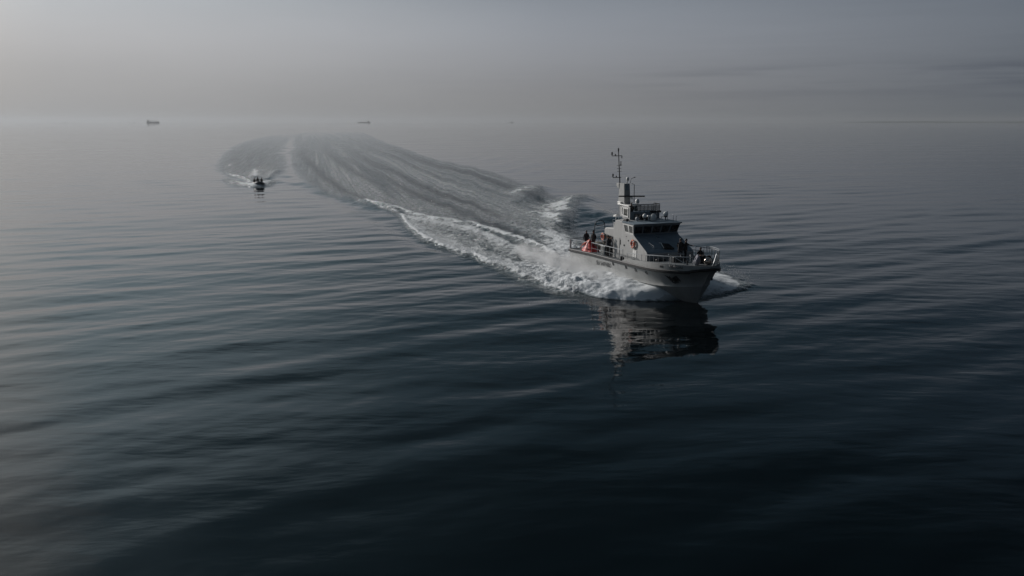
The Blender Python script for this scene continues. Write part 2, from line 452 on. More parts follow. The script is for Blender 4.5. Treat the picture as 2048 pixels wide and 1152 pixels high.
    # outer breaking edge
    stroke([(1150, 584), (1110, 570), (1060, 553), (1010, 533), (960, 517), (920, 500), (872, 481), (818, 449), (802, 430), (770, 416), (735, 404)],
           [1.5, 1.3, 1.1, 0.9, 0.8, 0.65, 0.55, 0.45, 0.5, 0.5, 0.45], [1, 1, 1, 0.95, 0.9, 0.8, 0.68, 0.55, 0.62, 0.7, 0.5], ridge=0.24, chopk=1)
    stroke([(1180, 578), (1110, 562), (1050, 542), (1000, 524), (950, 506)], [2.0, 1.9, 1.5, 1.0, 0.8], [1, 1, 0.9, 0.6, 0.2], chopk=1)
    # smooth wave face in front of that edge further out
    stroke([(730, 420), (690, 404), (640, 386), (600, 368), (560, 360)], [2.6, 2.6, 2.4, 2.2, 2], [1, 1, 0.9, 0.6, 0.1], foamk=0, ridge=-0.28)
    stroke([(780, 418), (725, 402), (680, 388), (630, 374), (590, 356), (545, 352)], [1.4, 1.5, 1.6, 1.8, 1.8, 1.5], [0.9, 1, 1, 0.9, 0.6, 0.2], foamk=0, ridge=0.34)
    stroke([(900, 500), (850, 486), (800, 462), (760, 440), (700, 430)], [1.8] * 4 + [2], [0.6, 0.8, 0.9, 0.6, 0.1], foamk=0, ridge=-0.22)
    # bow wave mound along the starboard side, thrown up against the hull
    u = (x0 - SO[0]) * HD[0] + (y0 - SO[1]) * HD[1]; v = (x0 - SO[0]) * PT[0] + (y0 - SO[1]) * PT[1]
    outy = -np.interp(u, [-4, 0, 3.4, 7.4, 10.5, 13.3, 14.9, 15.7, 16.1], [8.9, 8.7, 8.4, 7.7, 7.3, 6.1, 4.2, 2.1, 0.9])
    inny = -np.interp(u, [-4, 0, 8, 12, 15, 16.2], [2.6, 2.5, 2.2, 1.5, 0.4, 0.0])
    lump = fbm(x0 * 1.6, y0 * 1.6, 4, 3) ; lump2 = fbm(x0 * 0.7, y0 * 0.7, 3, 9)
    q = (inny - v) / np.maximum(inny - outy, 0.05)            # 0 at the hull .. 1 at the outer edge
    lengthm = smooth01((u + 6) / 7.0) * smooth01((16.2 - u) / 1.2)
    edge_w = (0.22 * (edge_n - 0.5) + 0.12 * (fbm(x0 * 3.1, y0 * 3.1, 3, 77) - 0.5)) * np.interp(u, [8, 14], [1.0, 0.3])
    prof = np.interp(q + edge_w, [-0.3, 0.0, 0.35, 0.70, 0.9, 1.0], [0.95, 0.95, 0.95, 0.72, 0.30, 0.0])
    hgt = np.interp(u, [-6, 0, 4, 8, 12, 14.6, 16.0], [0.12, 0.25, 0.45, 0.80, 1.0, 0.95, 0.45])
    inq = (q > -0.3) & (q < 1.02)
    rough_amt = np.interp(u, [-6, 6, 12, 15], [1.0, 1.0, 0.45, 0.08])
    mound = np.where(inq, prof * hgt * lengthm, 0)
    zz += mound * (1 + rough_amt * 0.5 * (lump - 0.5) + 0.45 * rough_amt * (lump2 - 0.5))
    fm = smooth01((1.02 - (q + edge_w)) / 0.07) * smooth01((q + 0.35) / 0.1) * lengthm
    fill = np.interp(u, [-6, 0, 5, 9, 16], [0.55, 0.72, 0.95, 1.0, 1.0])
    foam = 1 - (1 - foam) * (1 - np.clip(fm * fill * 1.02, 0, 1))
    chop = np.maximum(chop, fm * rough_amt)
    solid = fm * np.interp(u, [2, 9, 12], [0.0, 0.45, 1.0])
    # port side bow sheet base and quarter wave
    outp = np.interp(u, [2, 6.4, 9.5, 12.7, 14.2, 15.2, 15.9], [11.2, 9.9, 9.3, 8.4, 6.6, 3.6, 1.0])
    innp = np.interp(u, [0, 8, 12, 15, 16.2], [2.5, 2.2, 1.5, 0.4, 0.0])
    qp = (v - innp) / np.maximum(outp - innp, 0.05)
    lp = smooth01((u + 2) / 6.0) * smooth01((16.2 - u) / 1.0)
    qp = qp + 0.16 * (fbm(x0 * 1.1 + 9, y0 * 1.1, 4, 78) - 0.5)
    pp = np.interp(qp, [-0.3, 0, 0.3, 0.6, 0.85, 1.0], [1.0, 1.05, 0.85, 0.52, 0.22, 0.0])
    zz += np.where((qp > -0.3) & (qp < 1.02), pp * np.interp(u, [-2, 4, 10, 14, 16], [0.2, 0.6, 0.95, 0.8, 0.2]) * lp, 0) * (0.92 + 0.16 * lump)
    fp = smooth01((1.0 - qp) / 0.22) * smooth01((qp + 0.35) / 0.1) * lp
    foam = 1 - (1 - foam) * (1 - np.clip(fp * np.interp(u, [-2, 5, 9, 16], [0.3, 0.6, 0.80, 0.85]), 0, 1))
    solid = np.maximum(solid, fp * np.interp(qp, [0, 0.8], [1, 0.3]) * np.interp(u, [4, 9], [0.0, 0.20]))
    # hollow behind the stern, port quarter wave peaks
    stroke([(4, 0.0), (0, 0), (-6, 0)], [2.2, 2.4, 2.0], [0.4, 1, 0.1], ship=True, foamk=0, ridge=-0.35)
    stroke([(-3, 6.5), (-14, 8.4), (-22, 9.2), (-30, 10.5)], [2.0, 2.4, 2.6, 2.6], [0.3, 1, 1, 0.7], ship=True, foamk=0, ridge=-0.25)
    dd1, t1, s1, g1 = stroke([(1122, 447), (1136, 428), (1148, 412), (1160, 400), (1175, 394)], [1.9, 2.2, 2.6, 3.4, 3.5], [0.6, 0.95, 1, 1, 0.4], foamk=0, ridge=0.65)
    stroke([(1240, 462), (1215, 440), (1185, 418), (1160, 400), (1140, 392)], [2.4, 2.8, 3.2, 3.6, 3.5], [0.3, 0.8, 1, 0.9, 0.3], foamk=0, ridge=0.4)
    stroke([(1112, 436), (1125, 422), (1136, 408), (1142, 397)], [0.8, 0.9, 1.0, 1.1], [0.8, 0.85, 0.8, 0.5], foamk=0.8, chopk=1)
    cr_, _, _ = area([(1158, 396), (1143, 426), (1129, 450), (1097, 436), (1062, 418), (1085, 404), (1125, 396)], 1.6)
    foam = 1 - (1 - foam) * (1 - cr_ * np.clip(0.15 + 1.0 * patchy, 0, 1) * 0.8); chop = np.maximum(chop, cr_)
    stroke([(1124, 446), (1098, 434), (1072, 424), (1050, 420)], [0.7, 0.9, 0.9, 0.8], [0.95, 0.8, 0.5, 0.1], chopk=1)
    stroke([(1120, 425), (1095, 412), (1070, 402), (1050, 396)], [2.4, 2.6, 2.2, 2], [0.45, 0.3, 0.2, 0.1], chopk=1)
    stroke([(1040, 402), (1054, 388), (1068, 377), (1080, 372)], [2.2, 2.6, 3.4, 3.5], [0.6, 1, 1, 0.4], foamk=0, ridge=0.6)
    stroke([(1010, 386), (1030, 386), (1045, 380), (1052, 374)], [2.4, 2.4, 2.4, 2], [0.35, 0.7, 0.7, 0.5], foamk=1, chopk=1)
    stroke([(1085, 398), (1110, 402), (1130, 395)], [3, 3, 3], [0.6, 1, 0.4], foamk=0, ridge=-0.45)
    stroke([(1170, 420), (1200, 432), (1226, 442)], [2.4, 2.4, 2.4], [0.3, 0.8, 0.6], foamk=0, ridge=0.55)
    stroke([(1215, 433), (1224, 437), (1232, 440)], [0.6, 0.6, 0.6], [0.35, 0.6, 0.3], foamk=1)
    # far feathered waves to the right of the track
    for (ax, ay, bx, by) in [(960, 322, 1010, 308), (985, 333, 1050, 314), (1000, 345, 1085, 320), (1030, 352, 1110, 330), (930, 318, 960, 308)]:
        stroke([(ax, ay), ((ax + bx) / 2, (ay + by) / 2 + 2), (bx, by)], [2.2, 2.6, 2.2], [0.2, 1, 0.2], foamk=0, ridge=0.22)
    # waves left of the track, between it and the small boat
    for (ax, ay, bx, by) in [(556, 350, 600, 356), (570, 362, 640, 372), (590, 375, 660, 386), (560, 335, 610, 322), (400, 305, 450, 325), (380, 322, 445, 332)]:
        stroke([(ax, ay), ((ax + bx) / 2, (ay + by) / 2), (bx, by)], [1.8, 2.2, 1.8], [0.2, 1, 0.2], foamk=0, ridge=0.22)
    # --- small boat wake
    wk, _, _ = area([(517, 364), (500, 360), (455, 345), (444, 334), (452, 312), (480, 288), (540, 270), (612, 260), (618, 266), (585, 276), (562, 300), (560, 335), (530, 358)], 2.0)
    wk = wk * np.interp(dcam, [350, 700, 1150], [1.0, 0.55, 0.0])
    chop = np.maximum(chop, wk * 0.85); calm *= 1 - 0.7 * wk
    foam = 1 - (1 - foam) * (1 - wk * np.interp(dcam, [170, 230, 400, 700], [0.30, 0.34, 0.34, 0.3]))
    P2 = None
    for pts in ([(520, 345), (524, 320), (530, 300), (552, 280), (590, 266)], [(478, 340), (476, 315), (495, 292), (540, 274)], [(500, 340), (506, 310), (520, 288)]):
        dark(pts, [1.2, 2.2, 3.4], [0.5, 0.9, 0.5])
    foam = foam * (1 - 0.5 * np.clip(slick, 0, 1) * wk)
    stroke([(508, 367), (494, 359), (475, 352), (455, 346)], [0.9, 0.8, 0.7, 0.6], [1, 1, 0.85, 0.5], ridge=0.35, chopk=1)
    stroke([(514, 374), (502, 371), (482, 367), (460, 360), (452, 356)], [2.0, 2.3, 1.9, 1.4, 0.8], [1, 1, 0.8, 0.5, 0.2], ridge=0.4, chopk=1)
    stroke([(521, 373), (533, 366), (545, 362)], [1.5, 1.9, 1.5], [1, 1.0, 0.5], ridge=0.45, chopk=0.6)
    stroke([(540, 356), (548, 347), (558, 341)], [0.9, 1.1, 1.0], [0.5, 1, 0.5], ridge=0.55, foamk=0)
    stroke([(536, 356), (546, 346), (556, 339)], [0.5, 0.5, 0.4], [0.5, 0.55, 0.3])
    stroke([(517, 352), (515, 342), (513, 336)], [1.4, 1.6, 1.2], [0.9, 0.7, 0.2], ridge=0.3)
    stroke([(545, 368), (565, 366), (590, 368), (620, 374)], [1.0, 1.4, 1.6, 1.8], [0.6, 0.8, 0.6, 0.2], ridge=0.3, foamk=0)
    # lumps and choppiness, as fine as the mesh can carry
    res = D[idx]
    nearm = smooth01((1.2 - res) / 0.9)
    ch = fbm(x * 0.9, y * 0.9, 4, 31) - 0.5
    ch2 = fbm(x * 2.6 + 0.7 * y, y * 2.6, 3, 41) - 0.5
    zz += chop * (0.26 * ch * smooth01((3.5 - res) / 2.5) + 0.13 * ch2 * nearm)
    fine_m = smooth01((0.42 - res) / 0.2)
    ch3 = fbm(x0 * 2.9 + 3.1, y0 * 2.9, 3, 91); ch3 = 1 - np.abs(2 * ch3 - 1) * 2.0
    ch4 = fbm(x0 * 1.3 + 1.7, y0 * 1.3, 3, 95); ch4 = 1 - np.abs(2 * ch4 - 1) * 2.0
    zz += np.clip(foam, 0, 1) * chop * (0.12 * ch3 * fine_m + 0.07 * ch4 * nearm)
    Z[idx] = Z[idx] * calm + zz
    F = np.zeros(len(X)); F[idx] = np.clip(foam, 0, 1)
    CH = np.zeros(len(X)); CH[idx] = np.clip(chop, 0, 1) * (1 + 0.25 * np.clip(slick, 0, 1)) * np.interp(dcam, [80, 200, 450, 1200], [0.75, 0.52, 0.36, 0.22])
    SO_ = np.zeros(len(X)); SO_[idx] = np.clip(solid, 0, 1)
    FL = np.zeros((len(X), 3)); FL[idx, 0] = flow_s; FL[idx, 1] = flow_d; FL[idx, 2] = np.clip(slick, 0, 1)
    # faces
    i = np.arange(nr - 1)[:, None]; j = np.arange(ntn - 1)[None, :]
    a = (i * ntn + j).ravel(); quads = np.stack([a, a + ntn, a + ntn + 1, a + 1], 1)
    # close the seam behind the camera and the centre
    k = np.arange(nr - 1); seam = np.stack([k * ntn + ntn - 1, (k + 1) * ntn + ntn - 1, (k + 1) * ntn, k * ntn], 1)
    quads = np.concatenate([quads, seam]).astype(np.int32)
    quads = quads[:, ::-1]
    nv = len(X); nq = len(quads)
    me = bpy.data.meshes.new('sea_water')
    me.vertices.add(nv + 1); co = np.zeros((nv + 1, 3), np.float32); co[:nv, 0] = X; co[:nv, 1] = Y; co[:nv, 2] = Z
    me.vertices.foreach_set('co', co.ravel())
    tri = np.stack([np.full(ntn, nv), np.arange(ntn), (np.arange(ntn) + 1) % ntn], 1)[:, ::-1].astype(np.int32)
    me.loops.add(nq * 4 + ntn * 3)
    me.loops.foreach_set('vertex_index', np.concatenate([quads.ravel(), tri.ravel()]))
    me.polygons.add(nq + ntn)
    me.polygons.foreach_set('loop_start', np.concatenate([np.arange(nq) * 4, nq * 4 + np.arange(ntn) * 3]).astype(np.int32))
    me.polygons.foreach_set('use_smooth', np.ones(nq + ntn, bool))
    for nm, arr in (('foam', F), ('chop', CH), ('solid', SO_)):
        at = me.attributes.new(nm, 'FLOAT', 'POINT'); at.data.foreach_set('value', np.append(arr, 0).astype(np.float32))
    at = me.attributes.new('flow', 'FLOAT_VECTOR', 'POINT'); at.data.foreach_set('vector', np.vstack([FL, [[0, 0, 0]]]).astype(np.float32).ravel())
    me.update(calc_edges=True); me.validate()
    o = bpy.data.objects.new('sea_water', me); C.objects.link(o); o['kind'] = 'structure'
    return o


def sea_material():
    m = bpy.data.materials.new('sea water'); m.use_nodes = True; t = m.node_tree; t.nodes.clear()
    out = N(t, 'ShaderNodeOutputMaterial')
    A = lambda nme: N(t, 'ShaderNodeAttribute', attribute_name=nme)
    foam = A('foam').outputs['Fac']; chop = A('chop').outputs['Fac']; solid = A('solid').outputs['Fac']; flow = A('flow').outputs['Vector']
    geo = N(t, 'ShaderNodeNewGeometry'); pos = geo.outputs['Position']
    def noise(vec, scale, detail=5, rough=0.6, sc3=(1, 1, 1), dist=0.0, rot=0.0):
        mpn = N(t, 'ShaderNodeMapping'); t.links.new(vec, mpn.inputs[0]); mpn.inputs['Scale'].default_value = sc3
        mpn.inputs['Rotation'].default_value = (0, 0, rot)
        n = N(t, 'ShaderNodeTexNoise', i_Scale=scale, i_Detail=detail, i_Roughness=rough, i_Distortion=dist); t.links.new(mpn.outputs[0], n.inputs['Vector'])
        return n.outputs['Fac']
    n_a = noise(pos, 1.15, 9, 0.68, (1, 1, 0.6), 0.6)
    n_b = noise(pos, 0.32, 5, 0.6, (1, 1, 0.3), 0.8)
    n_f = noise(flow, 1.0, 7, 0.65, (0.10, 0.85, 0.0), 0.4)
    n_l = noise(pos, 3.4, 5, 0.6, (1, 1, 0.6), 0.3)
    pat = math_n(t, 'ADD', math_n(t, 'MULTIPLY', n_a, 0.45), math_n(t, 'MULTIPLY', n_f, 0.25))
    pat = math_n(t, 'ADD', pat, math_n(t, 'MULTIPLY', n_b, 0.12))
    pat = math_n(t, 'ADD', pat, math_n(t, 'MULTIPLY', n_l, 0.18))            # ~0.5 mean
    # foam cover where the pattern is under the local amount
    v = math_n(t, 'ADD', math_n(t, 'MULTIPLY', foam, 0.62), math_n(t, 'SUBTRACT', pat, 0.845))
    cover = math_n(t, 'MULTIPLY', v, 7.5, clamp=True)
    v2 = math_n(t, 'MULTIPLY', math_n(t, 'SUBTRACT', foam, 0.70), 1.5, clamp=True)
    n_s = noise(flow, 1.0, 5, 0.6, (0.012, 0.42, 0.0), 0.15)
    n_s2 = noise(flow, 1.0, 4, 0.6, (0.02, 1.5, 0.0), 0.1)
    stk = math_n(t, 'ADD', math_n(t, 'MULTIPLY', n_s, 0.65), math_n(t, 'MULTIPLY', n_s2, 0.35))
    stk = math_n(t, 'MULTIPLY', math_n(t, 'SUBTRACT', stk, 0.38), 4.6, clamp=True)
    spk = math_n(t, 'MULTIPLY', math_n(t, 'SUBTRACT', math_n(t, 'MULTIPLY', math_n(t, 'ADD', n_a, n_l), 0.5), 0.43), 6.0, clamp=True)
    v3 = math_n(t, 'MULTIPLY', math_n(t, 'MULTIPLY_ADD', spk, 0.55, 0.06), math_n(t, 'MULTIPLY_ADD', stk, 0.95, 0.08))
    v3 = math_n(t, 'MULTIPLY', math_n(t, 'MULTIPLY', v3, foam), 2.9)
    cover = math_n(t, 'MAXIMUM', cover, math_n(t, 'MAXIMUM', v2, v3))
    cover = math_n(t, 'MAXIMUM', cover, math_n(t, 'MULTIPLY', solid, 0.96))
    cover = math_n(t, 'MULTIPLY', cover, math_n(t, 'MULTIPLY', foam, 8.0, clamp=True), clamp=True)
    # normals: ripples everywhere, chop in the wake, lather on the foam
    rip = noise(pos, 1.0, 4, 0.5, (0.45, 1.25, 1.0), 0.3, R(-24))
    rip2 = noise(pos, 3.3, 3, 0.5, (0.5, 1.1, 1.0), 0.2, R(-20))
    rip3 = noise(pos, 0.16, 4, 0.55, (0.55, 1.3, 1.0), 0.3, R(-22))
    hr = math_n(t, 'ADD', math_n(t, 'MULTIPLY', rip, 0.014), math_n(t, 'MULTIPLY', rip2, 0.0035))
    hr = math_n(t, 'ADD', hr, math_n(t, 'MULTIPLY', rip3, 0.09))
    hc = math_n(t, 'MULTIPLY', math_n(t, 'ADD', math_n(t, 'MULTIPLY', n_a, 0.62), math_n(t, 'MULTIPLY', n_l, 0.18)), chop)
    hc = math_n(t, 'ADD', hc, math_n(t, 'MULTIPLY', math_n(t, 'MULTIPLY', cover, 0.16), math_n(t, 'SUBTRACT', 1.0, solid)))
    h = math_n(t, 'ADD', hr, math_n(t, 'MULTIPLY', hc, math_n(t, 'SUBTRACT', 1.0, math_n(t, 'MULTIPLY', solid, 0.9))))
    bmp = N(t, 'ShaderNodeBump', i_Strength=1.0, i_Distance=1.0); t.links.new(h, bmp.inputs['Height'])
    w = N(t, 'ShaderNodeBsdfPrincipled'); w.inputs['IOR'].default_value = 1.333
    w.inputs['Base Color'].default_value = (0.0012, 0.003, 0.004, 1); w.inputs['Roughness'].default_value = 0.02
    wc = mixc(t, math_n(t, 'MULTIPLY', foam, 1.6, clamp=True), (0.0012, 0.003, 0.004), (0.035, 0.075, 0.088))
    t.links.new(wc, w.inputs['Base Color'])
    rgh = math_n(t, 'ADD', math_n(t, 'MULTIPLY', chop, 0.12), 0.02); t.links.new(rgh, w.inputs['Roughness'])
    t.links.new(bmp.outputs[0], w.inputs['Normal'])
    f = N(t, 'ShaderNodeBsdfPrincipled'); f.inputs['Roughness'].default_value = 0.8
    fc = mixc(t, n_a, (0.68, 0.73, 0.76), (0.90, 0.92, 0.93)); t.links.new(fc, f.inputs['Base Color'])
    f.inputs['Specular IOR Level'].default_value = 0.2
    t.links.new(bmp.outputs[0], f.inputs['Normal'])
    mx = N(t, 'ShaderNodeMixShader'); t.links.new(cover, mx.inputs[0]); t.links.new(w.outputs[0], mx.inputs[1]); t.links.new(f.outputs[0], mx.inputs[2])
    t.links.new(mx.outputs[0], out.inputs['Surface'])
    return m


sea = make_sea(); sea.data.materials.append(sea_material())
#@@SHIP
# ------------------------------------------------------------------ patrol ship
I = np.interp
def zdeck(x): return float(I(x, [0, 4.57, 10.6, 15.3, 17.8, 20.0], [1.74, 2.02, 2.24, 2.44, 2.58, 3.12]))   # level of the rubbing strake
def hbeam(x): return 2.9 if x < 8 else 2.9 * max(0.0, 1 - ((x - 8) / 10.9) ** 6)
def zbul(x): return float(I(x, [10.3, 11.0, 13.5, 15.7, 17.2, 18.6, 20.0], [2.50, 2.62, 2.86, 3.02, 3.10, 3.14, 3.24]))
def zchine(x): return float(I(x, [0, 4.6, 8.9, 12.3, 14.9, 17.0, 18.3], [0.12, 0.42, 0.80, 0.98, 1.12, 1.32, 1.50]))
def ychine(x): return float(I(x, [0, 8, 12, 14, 15.5, 16.5, 17.2, 17.7, 17.9], [2.72, 2.64, 2.50, 2.28, 1.95, 1.50, 0.92, 0.28, 0.0]))
def zstem(x): return float(I(x, [0, 10, 14, 16, 17.0, 17.31, 17.85, 18.5, 18.92], [-0.7, -0.7, -0.65, -0.5, -0.1, 0.27, 1.4, 2.45, 3.0]))


def side_pt(x, z, off=0.0):
    """starboard side of the hull (negative y) at station x, height z above the chine"""
    zc, yc, zd, yd = zchine(x), ychine(x), zdeck(x), hbeam(x)
    zs = zstem(x)
    if zs > zc: zc, yc = zs, 0.0
    t = min(max((z - zc) / max(zd - zc, 1e-3), 0), 1)
    fl = float(I(x, [0, 9, 14, 18], [1.0, 1.0, 1.4, 2.0]))
    return (x, -(yc + (yd - yc) * t ** fl) - off, z)


ship = empty('patrol_ship', sw(0, 0, 0), SPHI,
             'large light grey patrol ship with a tall mast, throwing up a white bow wave', 'ship')
SHIPM = Matrix.Translation(sw(0, 0, 0)) @ Matrix.Rotation(SPHI, 4, 'Z')

# hull shell
def hull_shell():
    b = MB(); xs = list(np.linspace(0, 12, 25)) + list(np.linspace(12.3, 18.88, 44))
    rings = []
    for x in xs:
        zc, yc, zd, yd, zs = zchine(x), ychine(x), zdeck(x), hbeam(x), zstem(x)
        if zs >= zc: zc, yc = zs, 0.0
        half = [(0.0, min(zs, zc))] + [(yc * t, zs + (zc - zs) * t ** 1.15 if zs < zc else zc) for t in (0.33, 0.66, 1.0)]
        half += [(yc + 0.05 * (1 if yc > 0.2 else 0), zc + 0.015)]
        for k in range(1, 9):
            z = zc + (zd - zc) * k / 8; half.append((-side_pt(x, z)[1], z))
        rings.append([(x, -y, z) for y, z in reversed(half)] + [(x, y, z) for y, z in half[1:]])
    n = len(rings[0]); vs = [v for r_ in rings for v in r_]; fs = []
    for i in range(len(rings) - 1):
        for k in range(n - 1): fs.append((i * n + k, i * n + k + 1, (i + 1) * n + k + 1, (i + 1) * n + k))
    fs.append(tuple(range(n)))
    b.add(vs, fs)
    o = b.build('hull', 'hull', ship, smooth=True)
    return o
hull = hull_shell()
for p in hull.data.polygons:
    if abs(p.normal.x) > 0.95: p.use_smooth = False
em = hull.modifiers.new('edges', 'EDGE_SPLIT'); em.split_angle = R(28)

# main deck (aft) and raised foredeck
def deck_strip(name, x0, x1, zf, mat_, inset=0.03, n=30):
    b = MB(); vs = []; fs = []
    for i in range(n + 1):
        x = x0 + (x1 - x0) * i / n; y = max(hbeam(x) - inset, 0.0)
        vs += [(x, -y, zf(x)), (x, y, zf(x)), (x, -y, zf(x) - 0.06), (x, y, zf(x) - 0.06)]
    for i in range(n):
        a = i * 4; c = a + 4
        fs += [(a, a + 1, c + 1, c), (a + 2, c + 2, c + 3, a + 3), (a, c, c + 2, a + 2), (a + 1, a + 3, c + 3, c + 1)]
    fs += [(0, 2, 3, 1), (n * 4, n * 4 + 1, n * 4 + 3, n * 4 + 2)]
    return b.add(vs, fs).build(name, mat_, ship)
deck_strip('main_deck', 0, 10.75, lambda x: zdeck(x) + 0.06, 'deck')
deck_strip('foredeck', 10.75, 18.8, lambda x: zbul(x) - 0.10, 'deck', 0.05, 40)

# bulwark round the foredeck
b = MB()
for s in (-1, 1):
    vs = []; fs = []; xs = [10.25] + list(np.linspace(10.95, 18.88, 44))
    for i, x in enumerate(xs):
        y = hbeam(x); z0 = zdeck(x) + 0.01; z1 = zbul(x) if i else zdeck(x) + 0.06
        yi = max(y - 0.07, 0.0)
        vs += [(x, s * y, z0), (x, s * y, z1), (x, s * yi, z1), (x, s * yi, z0)]
    for i in range(len(xs) - 1):
        for k in range(4): fs.append((i * 4 + k, i * 4 + (k + 1) % 4, i * 4 + 4 + (k + 1) % 4, i * 4 + 4 + k))
    fs.append((0, 1, 2, 3)); b.add(vs, fs)
b.build('bulwark', 'hull', ship)
# rubbing strakes: port and starboard
def strake(s, x0=-0.05, x1=17.95, h=0.25, w=0.11):
    b = MB(); vs = []; fs = []; n = 60
    for i in range(n + 1):
        x = x0 + (x1 - x0) * i / n; y = hbeam(max(x, 0)); z = zdeck(x)
        for (dy, dz) in ((-0.02, -0.5), (0.6, -0.5), (1, -0.3), (1, -0.04), (0.75, 0.0), (1, 0.04), (1, 0.3), (0.6, 0.5), (-0.02, 0.5)):
            vs.append((x, s * (y + dy * w), z + dz * h))
    m = 9
    for i in range(n):
        for k in range(m): fs.append((i * m + k, i * m + (k + 1) % m, (i + 1) * m + (k + 1) % m, (i + 1) * m + k))
    fs += [tuple(range(m)), tuple(range(n * m, n * m + m))]
    return b.add(vs, fs).build('rubbing_strake', 'strake', ship)
strake(-1); strake(1)
b = MB(); b.box(-0.14, -0.01, -2.95, 2.95, 1.64, 1.84); b.build('rubbing_strake', 'strake', ship, bevel=0.02)
# bow fender: black rounded nose
b = MB(); pts = []
for k in range(-6, 7):
    a = k / 6; x = 18.88 - abs(a) ** 1.4 * 0.9; pts.append((x + 0.03, math.copysign(hbeam(x) + 0.03, a) if abs(a) > 0.05 else 0, zdeck(x) + 0.06))
b.tube(pts, [0.11] * 13, 10); b.build('bow_fender', 'black', ship, smooth=True)
# anchor pockets with anchors
for s in (-1, 1):
    b = MB(); ring = [(15.95, 2.14), (16.85, 2.20), (16.92, 1.77), (16.5, 1.52), (16.28, 1.62)]
    vs = [(x, s * -side_pt(x, z, 0.004)[1], z) for x, z in ring] + [(x, s * (-side_pt(x, z)[1] - 0.03), z) for x, z in ring]
    n = len(ring); b.add(vs, [tuple(range(n)), tuple(range(n, 2 * n))] + [(i, (i + 1) % n, (i + 1) % n + n, i + n) for i in range(n)])
    o = b.build('anchor_pocket', 'dark', ship)
    b = MB()
    P = lambda x, z, o_=0.07: (x, s * -side_pt(x, z, o_)[1], z)
    b.tube([P(16.35, 2.08), P(16.6, 1.70)], 0.035, 6)
    b.tube([P(16.34, 1.80, 0.09), P(16.46, 1.64, 0.12), P(16.62, 1.62, 0.12), P(16.80, 1.68, 0.12), P(16.86, 1.88, 0.08)], [0.02, 0.05, 0.06, 0.05, 0.02], 6)
    b.build('anchor', 'dark', o)
# portholes on the starboard and port side
for s in (-1, 1):
    for x, z, rr in ((8.78, 1.84, 0.13), (10.99, 1.91, 0.13), (12.5, 1.94, 0.13), (14.0, 1.98, 0.13)):
        b = MB(); vs = []
        for k in range(14):
            a = 2 * math.pi * k / 14; q = side_pt(x + rr * 1.15 * math.cos(a), z + rr * math.sin(a), 0.03); vs.append((q[0], s * -q[1], q[2]))
        vs2 = [(v[0], v[1] - s * 0.03, v[2]) for v in vs]
        b.add(vs + vs2, [tuple(range(14)), tuple(range(14, 28))] + [(i, (i + 1) % 14, (i + 1) % 14 + 14, i + 14) for i in range(14)])
        b.build('porthole', 'glass', ship)
    b = MB(); b.add([(x, s * (hbeam(x) + o_), z) for o_ in (-0.02, 0.012) for x, z in ((15.8, 2.72), (16.1, 2.74), (16.1, 2.88), (15.8, 2.86))],
                    [(0, 1, 2, 3), (4, 5, 6, 7), (0, 1, 5, 4), (1, 2, 6, 5), (2, 3, 7, 6), (3, 0, 4, 7)])
    b.build('mooring_port', 'dark', ship)

# lettering laid on the plating
def lettering(text, size, fn, name, parent, squeeze=1.0, depth=0.006, bold=0.0):
    cu = bpy.data.curves.new(name, 'FONT'); cu.body = text; cu.size = size; cu.space_character = 1.06; cu.resolution_u = 2; cu.offset = bold
    tmp = bpy.data.objects.new('lettering_source', cu); C.objects.link(tmp)
    bpy.context.view_layer.update()
    me = bpy.data.meshes.new_from_object(tmp.evaluated_get(bpy.context.evaluated_depsgraph_get()))
    bpy.data.objects.remove(tmp); bpy.data.curves.remove(cu)
    bm = bmesh.new(); bm.from_mesh(me)
    ex = bmesh.ops.extrude_face_region(bm, geom=bm.faces[:])
    for g in ex['geom']:
        if isinstance(g, bmesh.types.BMVert): g.co.z = 1.0
    for v_ in bm.verts:
        v_.co = Vector(fn(v_.co.x * squeeze, v_.co.y, v_.co.z * depth))
    bmesh.ops.recalc_face_normals(bm, faces=bm.faces); bm.to_mesh(me); bm.free()
    me.name = name; me.materials.append(M['letters'])
    o = bpy.data.objects.new(name, me); C.objects.link(o); o.parent = parent; return o
def on_side(x0, z0, sl_):
    return lambda u, v, w: side_pt(x0 + u, z0 + v + sl_ * u, 0.008 + w)
def on_bul(x0, z0, sl_):
    return lambda u, v, w: (x0 + u, -hbeam(x0 + u) - 0.008 - w, z0 + v + sl_ * u)
lettering('SEA SHEPHERD', 0.56, on_side(5.55, 1.25, 0.062), 'hull_lettering', hull, squeeze=0.72, bold=0.004)
lettering('TRITON', 0.31, on_bul(16.6, 2.78, 0.03), 'name_lettering', hull, squeeze=0.80, bold=0.006)
def on_side_p(x0, z0, sl_):
    return lambda u, v, w: (lambda q: (q[0], -q[1], q[2]))(side_pt(x0 - u, z0 + v - sl_ * u, 0.008 + w))
lettering('SEA SHEPHERD', 0.42, on_side_p(8.7, 1.53, 0.062), 'hull_lettering', hull, squeeze=0.92, bold=0.006)

# ---- deckhouse with sloping front
house = None
b = MB()
prof = [(7.25, 2.1), (7.25, 3.9), (7.12, 4.75), (7.70, 5.40), (9.2, 5.34), (9.2, 4.50), (10.62, 4.50), (11.0, 4.33), (13.0, 3.42), (13.14, 3.28), (13.16, 2.7), (10.8, 2.5), (10.8, 2.1)]
